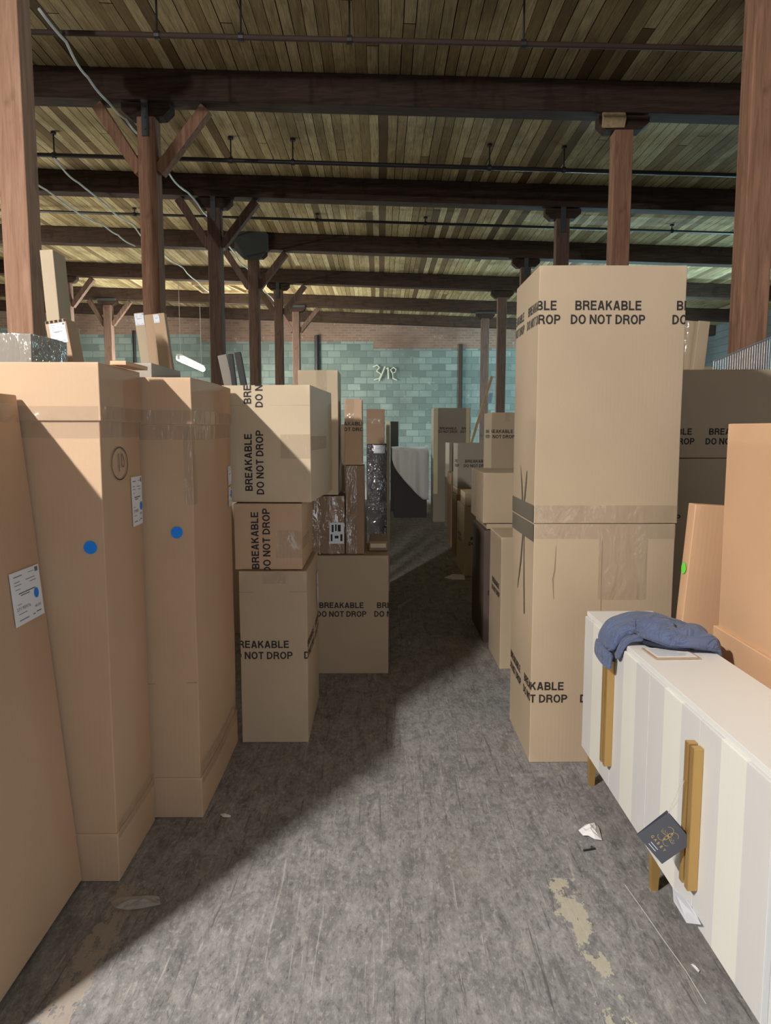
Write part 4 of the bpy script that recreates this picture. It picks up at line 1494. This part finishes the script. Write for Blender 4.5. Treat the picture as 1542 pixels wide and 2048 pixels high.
# big orange carton along the right edge
YX = 1.325
q = at_x(1435, 1252, YX)
zfl = q.z
Yb = at_x(1456, 848, YX)
Y1c = Carton('tall_lidded_carton', 'big orange-brown carton along the right edge behind the sideboard', YX, YX + 0.62, 1.55, Yb.y, 0, Yb.z, M['kraft_orange'], bulge=0.003, seed=86, group=GP, n=12)
Y1c.sleeve('base_tray', 0, zfl, 0.014)

# ================================================================== SIDEBOARD
SX, SD = 0.930, 0.288
SY1 = 3.235
zc_top = at_y(1168, 1222, SY1).z
zc_bot = at_y(1163, 1497, SY1).z
SLEN = 1.60
SY0 = SY1 - SLEN
side = empty('sideboard', (SX + SD / 2, (SY0 + SY1) / 2, 0))
tag(side, 'low white sideboard with banded doors, brass handles and brass legs', 'sideboard')
hx, hy = SD / 2, SLEN / 2
bm = bmesh.new()
add_box(bm, -hx + 0.006, hx, -hy + 0.003, hy - 0.003, zc_bot + 0.012, zc_top - 0.018)
link_mesh('carcass', bm, M['white_lacquer'], side)
bm = bmesh.new()
add_box(bm, -hx - 0.004, hx, -hy, hy, zc_top - 0.02, zc_top, 0.002)
link_mesh('top', bm, M['white_lacquer'], side)
bm = bmesh.new()
add_box(bm, -hx - 0.002, hx, -hy, hy, zc_bot, zc_bot + 0.012)
link_mesh('brass_base_rim', bm, M['brass'], side)
dl = SLEN / 4
for k in range(4):
    yc = -hy + dl * (k + 0.5)
    e = empty('door', (-hx, yc, 0))
    COL.objects.unlink(e)
    bpy.data.objects.remove(e)
    bm = bmesh.new()
    add_box(bm, -0.012, 0.006, -dl / 2 + 0.002, dl / 2 - 0.002, zc_bot + 0.014, zc_top - 0.022, 0.0015)
    d = link_mesh('door', bm, M['banded'], side)
    d.location = (-hx, yc, 0)
    s = 1 if k % 2 == 0 else -1        # the handle stands at the edge where two doors meet
    bm = bmesh.new()
    y0 = s * (dl / 2 - 0.007)
    y1 = s * (dl / 2 - 0.032)
    add_box(bm, -0.042, -0.0125, min(y0, y1), max(y0, y1), 0.275, 0.705, 0.003)
    link_mesh('handle', bm, M['brass'], d)
for i, yl in enumerate((hy - 0.028, 0.0, -hy + 0.028)):
    for xl in (-hx + 0.03, hx - 0.03):
        bm = bmesh.new()
        t, b_ = 0.017, 0.012
        vs = [bm.verts.new((xl + a * s_, yl + b * s_, z)) for z, s_ in ((zc_bot + 0.002, t), (0.0, b_)) for a, b in ((-1, -1), (1, -1), (1, 1), (-1, 1))]
        for q_ in ((0, 1, 2, 3), (7, 6, 5, 4), (0, 4, 5, 1), (1, 5, 6, 2), (2, 6, 7, 3), (3, 7, 4, 0)):
            bm.faces.new([vs[j] for j in q_])
        bmesh.ops.recalc_face_normals(bm, faces=bm.faces[:])
        link_mesh('leg', bm, M['brass'], side)

# loose white film under its front edge
bm = bmesh.new()
xx = SX - 0.014
pp = [at_x(1345, 1776, xx), at_x(1347, 1802, xx), at_x(1373, 1846, xx - 0.02), at_x(1400, 1849, xx - 0.015), at_x(1392, 1832, xx - 0.002), at_x(1372, 1800, xx - 0.004)]
add_prism(bm, pp, (0.003, 0, 0))
tag(link_mesh('film_scrap', bm, M['film_white']), 'scrap of white film caught under the sideboard front edge', 'film')

# hang tag
hy_ = (SY0 + dl * 1.0)
kc = at_y(1330, 1677, 2.03)
tagr = empty('hang_tag', kc)
tag(tagr, 'dark square hang tag with gold emblem hanging from sideboard handle', 'tag')
half = 0.056
rotm = Matrix.Rotation(math.radians(-8), 4, 'Z') @ Matrix.Rotation(math.radians(90), 4, 'X') @ Matrix.Rotation(math.radians(-49), 4, 'Z')


def card(bm, dz):
    for v in bm.verts:
        v.co = rotm @ (Vector((v.co.x, v.co.y, dz + v.co.z)))


bm = bmesh.new()
add_box(bm, -half, half, -half, half, -0.0006, 0.0006)
card(bm, 0)
link_mesh('card', bm, M['card_dark'], tagr)
bm = bmesh.new()
add_box(bm, -half, half, -half, half, -0.0005, 0.0005)
for v in bm.verts:
    v.co = rotm @ (Vector((v.co.x, v.co.y, v.co.z - 0.004 - 0.10 * (half + v.co.y))))
link_mesh('back_flap', bm, M['card_dark'], tagr)


def ell(cx_, cy_, a, b, th, t0=0, t1=360, n=24):
    out = []
    for i in range(n + 1):
        t = math.radians(t0 + (t1 - t0) * i / n)
        x, y = a * math.cos(t), b * math.sin(t)
        c_, s_ = math.cos(math.radians(th)), math.sin(math.radians(th))
        out.append((cx_ + x * c_ - y * s_, cy_ + x * s_ + y * c_))
    return out


bm = bmesh.new()
ey = 0.012
add_stroke(bm, ell(0.0, ey + 0.006, 0.0045, 0.0085, 0), 0.0011)
add_stroke(bm, ell(0.0, ey - 0.008, 0.0045, 0.0085, 0), 0.0011)
for s in (-1, 1):
    add_stroke(bm, [(0, ey), (s * 0.010, ey + 0.004), (s * 0.012, ey - 0.003), (s * 0.019, ey + 0.005), (s * 0.021, ey - 0.003), (s * 0.027, ey + 0.002), (s * 0.024, ey - 0.006), (s * 0.012, ey - 0.005), (0, ey)], 0.0010)
    add_stroke(bm, ell(s * 0.014, ey + 0.008, 0.014, 0.013, 0, 90 if s < 0 else 90, 10 if s < 0 else 170, 14) if False else ell(s * 0.011, ey + 0.012, 0.012, 0.012, 0, 20 if s > 0 else 160, 200 if s > 0 else -20, 14), 0.0009)
    add_stroke(bm, ell(s * 0.011, ey - 0.014, 0.012, 0.012, 0, -20 if s > 0 else 200, -200 if s > 0 else 380, 14), 0.0009)
for i, ch in enumerate('GABBY'):
    lay_text(bm, ch, -0.026 + i * 0.013, -0.028, 0.0085, None, 0, 0.0)
card(bm, 0.0012)
link_mesh('gold_emblem', bm, M['gold'], tagr)
bm = bmesh.new()
add_rect(bm, -0.016, 0.014, -0.0385, -0.0370)
add_rect(bm, -0.016, 0.014, -0.0465, -0.0450)
card(bm, 0.0012)
link_mesh('small_print', bm, M['label'], tagr)
bm = bmesh.new()
ctop = rotm @ Vector((-half, half, 0)) * 0.97
cand = [rotm @ Vector((sx_ * half, sy_ * half, 0)) for sx_ in (-1, 1) for sy_ in (-1, 1)]
ctop = max(cand, key=lambda c_: c_.z) * 0.97
hk = Vector((SX - 0.058, SY0 + dl - 0.0, 0.60)) - kc
add_tube(bm, [ctop, ctop.lerp(hk, 0.5) + Vector((0, 0, -0.006)), hk], 0.0009, 5)
add_tube(bm, [ctop, ctop.lerp(hk, 0.5) + Vector((0.01, 0, -0.012)), hk + Vector((0.006, 0, -0.004))], 0.0009, 5)
link_mesh('string', bm, M['wire'], tagr)

# form lying on the sideboard
zz_ = zc_top + 0.002
co = [at_z(1283, 1298, zz_), at_z(1312, 1319, zz_), at_z(1402, 1318, zz_), at_z(1366, 1297, zz_)]
bm = bmesh.new()
add_prism(bm, co, (0, 0, 0.004))
fr = link_mesh('paper_form', bm, M['kraft_brown'])
tag(fr, 'printed paper form on a board lying on the sideboard top', 'paper')
cc = sum(co, Vector()) / 4
bm = bmesh.new()
add_prism(bm, [cc + (p_ - cc) * 0.9 + Vector((0, 0, 0.0045)) for p_ in co], (0, 0, 0.0008))
pg = link_mesh('page', bm, M['paper'], fr)
bm = bmesh.new()
a_, b_, c_, d_ = [cc + (p_ - cc) * 0.82 + Vector((0, 0, 0.0062)) for p_ in co]
for i in range(5):
    t = 0.1 + i * 0.17
    L_, R_ = a_.lerp(b_, t), d_.lerp(c_, t)
    L2, R2 = a_.lerp(b_, t + 0.07), d_.lerp(c_, t + 0.07)
    bm.faces.new([bm.verts.new(p_) for p_ in (L_, L2, L2.lerp(R2, 0.9 - 0.1 * (i % 3)), L_.lerp(R_, 0.9 - 0.1 * (i % 3)))])
link_mesh('form_print', bm, M['grey_paper'], pg)


# jacket thrown across the sideboard
def loft(bm, secs, seg=28, wr=0.008, seed=0, cap0=True, cap1=True, open_inner=0.0):
    """secs: (centre, across-vector, out-vector, half width, half thickness)"""
    rings = []
    for i, (c, ac, ou, hw, ht) in enumerate(secs):
        c, ac, ou = Vector(c), Vector(ac).normalized(), Vector(ou).normalized()
        ring = []
        for k in range(seg):
            t = 2 * PI * k / seg
            ca, sa = math.cos(t), math.sin(t)
            x = hw * math.copysign(abs(ca) ** 0.85, ca)
            y = ht * math.copysign(abs(sa) ** 0.8, sa)
            p = c + ac * x + ou * y
            w = noise.noise(Vector((k * 0.55 + seed, i * 0.33, seed * 2.1))) * wr + noise.noise(Vector((k * 1.3 + seed, i * 0.5, 5 + seed))) * wr * 0.6
            p += ou * w * (1.3 if sa > 0 else 0.4)
            ring.append(bm.verts.new(p))
        rings.append(ring)
    for i in range(len(rings) - 1):
        for k in range(seg):
            bm.faces.new((rings[i][k], rings[i][(k + 1) % seg], rings[i + 1][(k + 1) % seg], rings[i + 1][k]))
    if cap0:
        bm.faces.new(rings[0][::-1])
    if cap1:
        bm.faces.new(rings[-1])
    bmesh.ops.recalc_face_normals(bm, faces=bm.faces[:])
    return rings


def soft(o, lv=2):
    s = o.modifiers.new('sub', 'SUBSURF')
    s.levels = lv
    s.render_levels = lv


zt0 = zc_top
jk = empty('jacket', (1.10, 2.72, zt0))
tag(jk, 'blue jacket thrown across the white sideboard, one sleeve hanging in front', 'jacket')


def J(x, y, z):
    return Vector((x, y, z)) - Vector(jk.location)


bm = bmesh.new()
secs = []
prof = [(0.965, 2.715, 0.050, 0.045, 0.018), (0.985, 2.725, 0.053, 0.085, 0.026), (1.01, 2.73, 0.051, 0.112, 0.033), (1.045, 2.715, 0.044, 0.130, 0.040), (1.08, 2.71, 0.043, 0.136, 0.040),
        (1.12, 2.705, 0.041, 0.136, 0.038), (1.15, 2.705, 0.040, 0.134, 0.037), (1.18, 2.70, 0.037, 0.128, 0.035), (1.205, 2.69, 0.030, 0.120, 0.030), (1.222, 2.685, 0.016, 0.110, 0.024), (1.234, 2.68, -0.008, 0.10, 0.016), (1.238, 2.68, -0.045, 0.085, 0.010)]
for i, (x, y, dz, hw, ht) in enumerate(prof):
    if i < 8:
        ou = (0, 0, 1)
    else:
        a_ = (i - 7) / 4 * PI / 2 * 0.95
        ou = (math.sin(a_), 0, math.cos(a_))
    secs.append((J(x, y, zt0 + dz), (0, 1, 0), ou, hw, ht))
loft(bm, secs, 40, 0.026, 3)
o = link_mesh('torso', bm, M['cloth'], jk, True)
soft(o)
# sleeve arching over the front edge
bm = bmesh.new()
spath = [(1.12, 2.74, 0.066, (0, 0, 1), 0.075, 0.020), (1.06, 2.765, 0.072, (-0.1, 0, 1), 0.080, 0.024), (1.00, 2.80, 0.068, (-0.35, 0, 1), 0.082, 0.026), (0.95, 2.815, 0.052, (-0.7, 0, 0.8), 0.084, 0.027),
         (0.915, 2.825, 0.030, (-1, 0, 0.5), 0.085, 0.024), (0.893, 2.83, -0.008, (-1, 0, 0.2), 0.088, 0.021), (0.884, 2.835, -0.040, (-1, 0, 0.1), 0.090, 0.020)]
loft(bm, [(J(x, y, zt0 + dz), (0, 1, 0.12), ou, hw, ht) for x, y, dz, ou, hw, ht in spath], 30, 0.016, 8)
o = link_mesh('sleeve', bm, M['cloth'], jk, True)
soft(o)
bm = bmesh.new()
cpath = [(0.8845, 2.835, -0.036, 0.093, 0.021), (0.881, 2.838, -0.060, 0.094, 0.021), (0.879, 2.84, -0.088, 0.095, 0.020), (0.879, 2.84, -0.096, 0.094, 0.018)]
loft(bm, [(J(x, y, zt0 + dz), (0, 1, 0.12), (-1, 0, 0.05), hw, ht) for x, y, dz, hw, ht in cpath], 26, 0.004, 8, cap1=False)
o = link_mesh('cuff', bm, M['cloth'], jk, True)
soft(o, 1)
bm = bmesh.new()
fpath = [(0.99, 2.700, 0.026, (0, 0, 1), 0.024, 0.012), (0.955, 2.70, 0.030, (-0.5, 0, 1), 0.026, 0.012), (0.922, 2.712, 0.016, (-1, 0, 0.5), 0.027, 0.010), (0.905, 2.728, -0.030, (-1, 0, 0), 0.030, 0.009), (0.903, 2.742, -0.066, (-1, 0, 0), 0.028, 0.008)]
loft(bm, [(J(x, y, zt0 + dz), (0, 1, 0), ou, hw, ht) for x, y, dz, ou, hw, ht in fpath], 20, 0.008, 12)
o = link_mesh('front_fold', bm, M['cloth'], jk, True)
soft(o)

bm = bmesh.new()  # dark lining piece that also stands for shade in the hollow under the sleeve
loft(bm, [(J(x, y, zt0 + dz), (0, 1, 0), (0, 0, 1), hw, ht) for x, y, dz, hw, ht in ((0.975, 2.715, 0.018, 0.05, 0.010), (1.01, 2.705, 0.019, 0.085, 0.013), (1.08, 2.69, 0.017, 0.10, 0.011), (1.16, 2.68, 0.016, 0.10, 0.009))], 22, 0.006, 5)
o = link_mesh('shaded_lining', bm, M['shaded_lining'], jk, True)
soft(o)
o['label'] = 'dark inside of the jacket, standing in for the shaded hollow'

# ================================================================== THINGS ON THE FLOOR
random.seed(9)


def crumple(name, label, uvs, hgt, mat, cat, n=9):
    """creased flat scrap filling an outline of floor pixels"""
    pts = [at_z(u, v, 0.0) for u, v in uvs]
    c = sum(pts, Vector()) / len(pts)
    bm = bmesh.new()
    rings = []
    for f in (1.0, 0.66, 0.33):
        ring = []
        for p in pts:
            q = c + (p - c) * f
            q.z = 0.003 + (0 if f == 1.0 else hgt * (1.1 - f) * random.uniform(0.4, 1.2)) + random.uniform(0, hgt * 0.25)
            ring.append(bm.verts.new(q))
        rings.append(ring)
    m = len(pts)
    for i in range(2):
        for k_ in range(m):
            bm.faces.new((rings[i][k_], rings[i][(k_ + 1) % m], rings[i + 1][(k_ + 1) % m], rings[i + 1][k_]))
    t = bm.verts.new(c + Vector((0, 0, hgt * 0.9)))
    for k_ in range(m):
        bm.faces.new((rings[2][k_], rings[2][(k_ + 1) % m], t))
    bmesh.ops.recalc_face_normals(bm, faces=bm.faces[:])
    o = link_mesh(name, bm, mat)
    s = o.modifiers.new('thick', 'SOLIDIFY')
    s.thickness = 0.0015
    s.offset = 1.0
    return tag(o, label, cat)


crumple('paper_scrap', 'crumpled white paper scrap on the floor before the sideboard', [(1157, 1664), (1172, 1652), (1192, 1649), (1197, 1660), (1204, 1682), (1190, 1682), (1176, 1676), (1166, 1673)], 0.03, M['paper'], 'paper')
crumple('film_scrap', 'crumpled clear film on the floor beside the circled carton', [(222, 1808), (240, 1798), (275, 1797), (318, 1795), (322, 1812), (290, 1818), (255, 1824), (230, 1820)], 0.02, M['cleartrash'], 'film')
crumple('paper_bit', 'tiny white paper bit on the floor beside the second tall carton', [(440, 1631), (450, 1629), (462, 1633), (460, 1637), (446, 1636)], 0.006, M['paper'], 'paper')
crumple('paper_scrap', 'flat white paper under the narrow lit printed carton', [(888, 1156), (905, 1149), (928, 1150), (930, 1160), (905, 1160)], 0.004, M['paper'], 'paper')
crumple('paper_bit', 'thin pale splinter on the floor in the right foreground', [(1382, 1931), (1386, 1930), (1399, 1944), (1397, 1947)], 0.004, M['paper'], 'paper')
bm = bmesh.new()
a, b, c = at_z(1167, 1703), at_z(1190, 1699), at_z(1182, 1695)
for p in (a, b, c):
    p.z = 0.004
add_tube(bm, [a, a.lerp(b, 0.5), b, b.lerp(c, 0.5), c], 0.004, 6)
tag(link_mesh('bent_nail', bm, M['black']), 'small bent black nail on the floor near the paper scrap', 'nail')
# the pale crack line
bm = bmesh.new()
pa_ = [at_z(u, v) for u, v in ((1250, 1770), (1290, 1826), (1330, 1884), (1372, 1942), (1412, 2008))]
add_tube(bm, [Vector((p.x, p.y, 0.0005)) for p in pa_], 0.0018, 5)
tag(link_mesh('string_thread', bm, M['wire']), 'pale straight thread lying on the floor along the sideboard', 'thread')
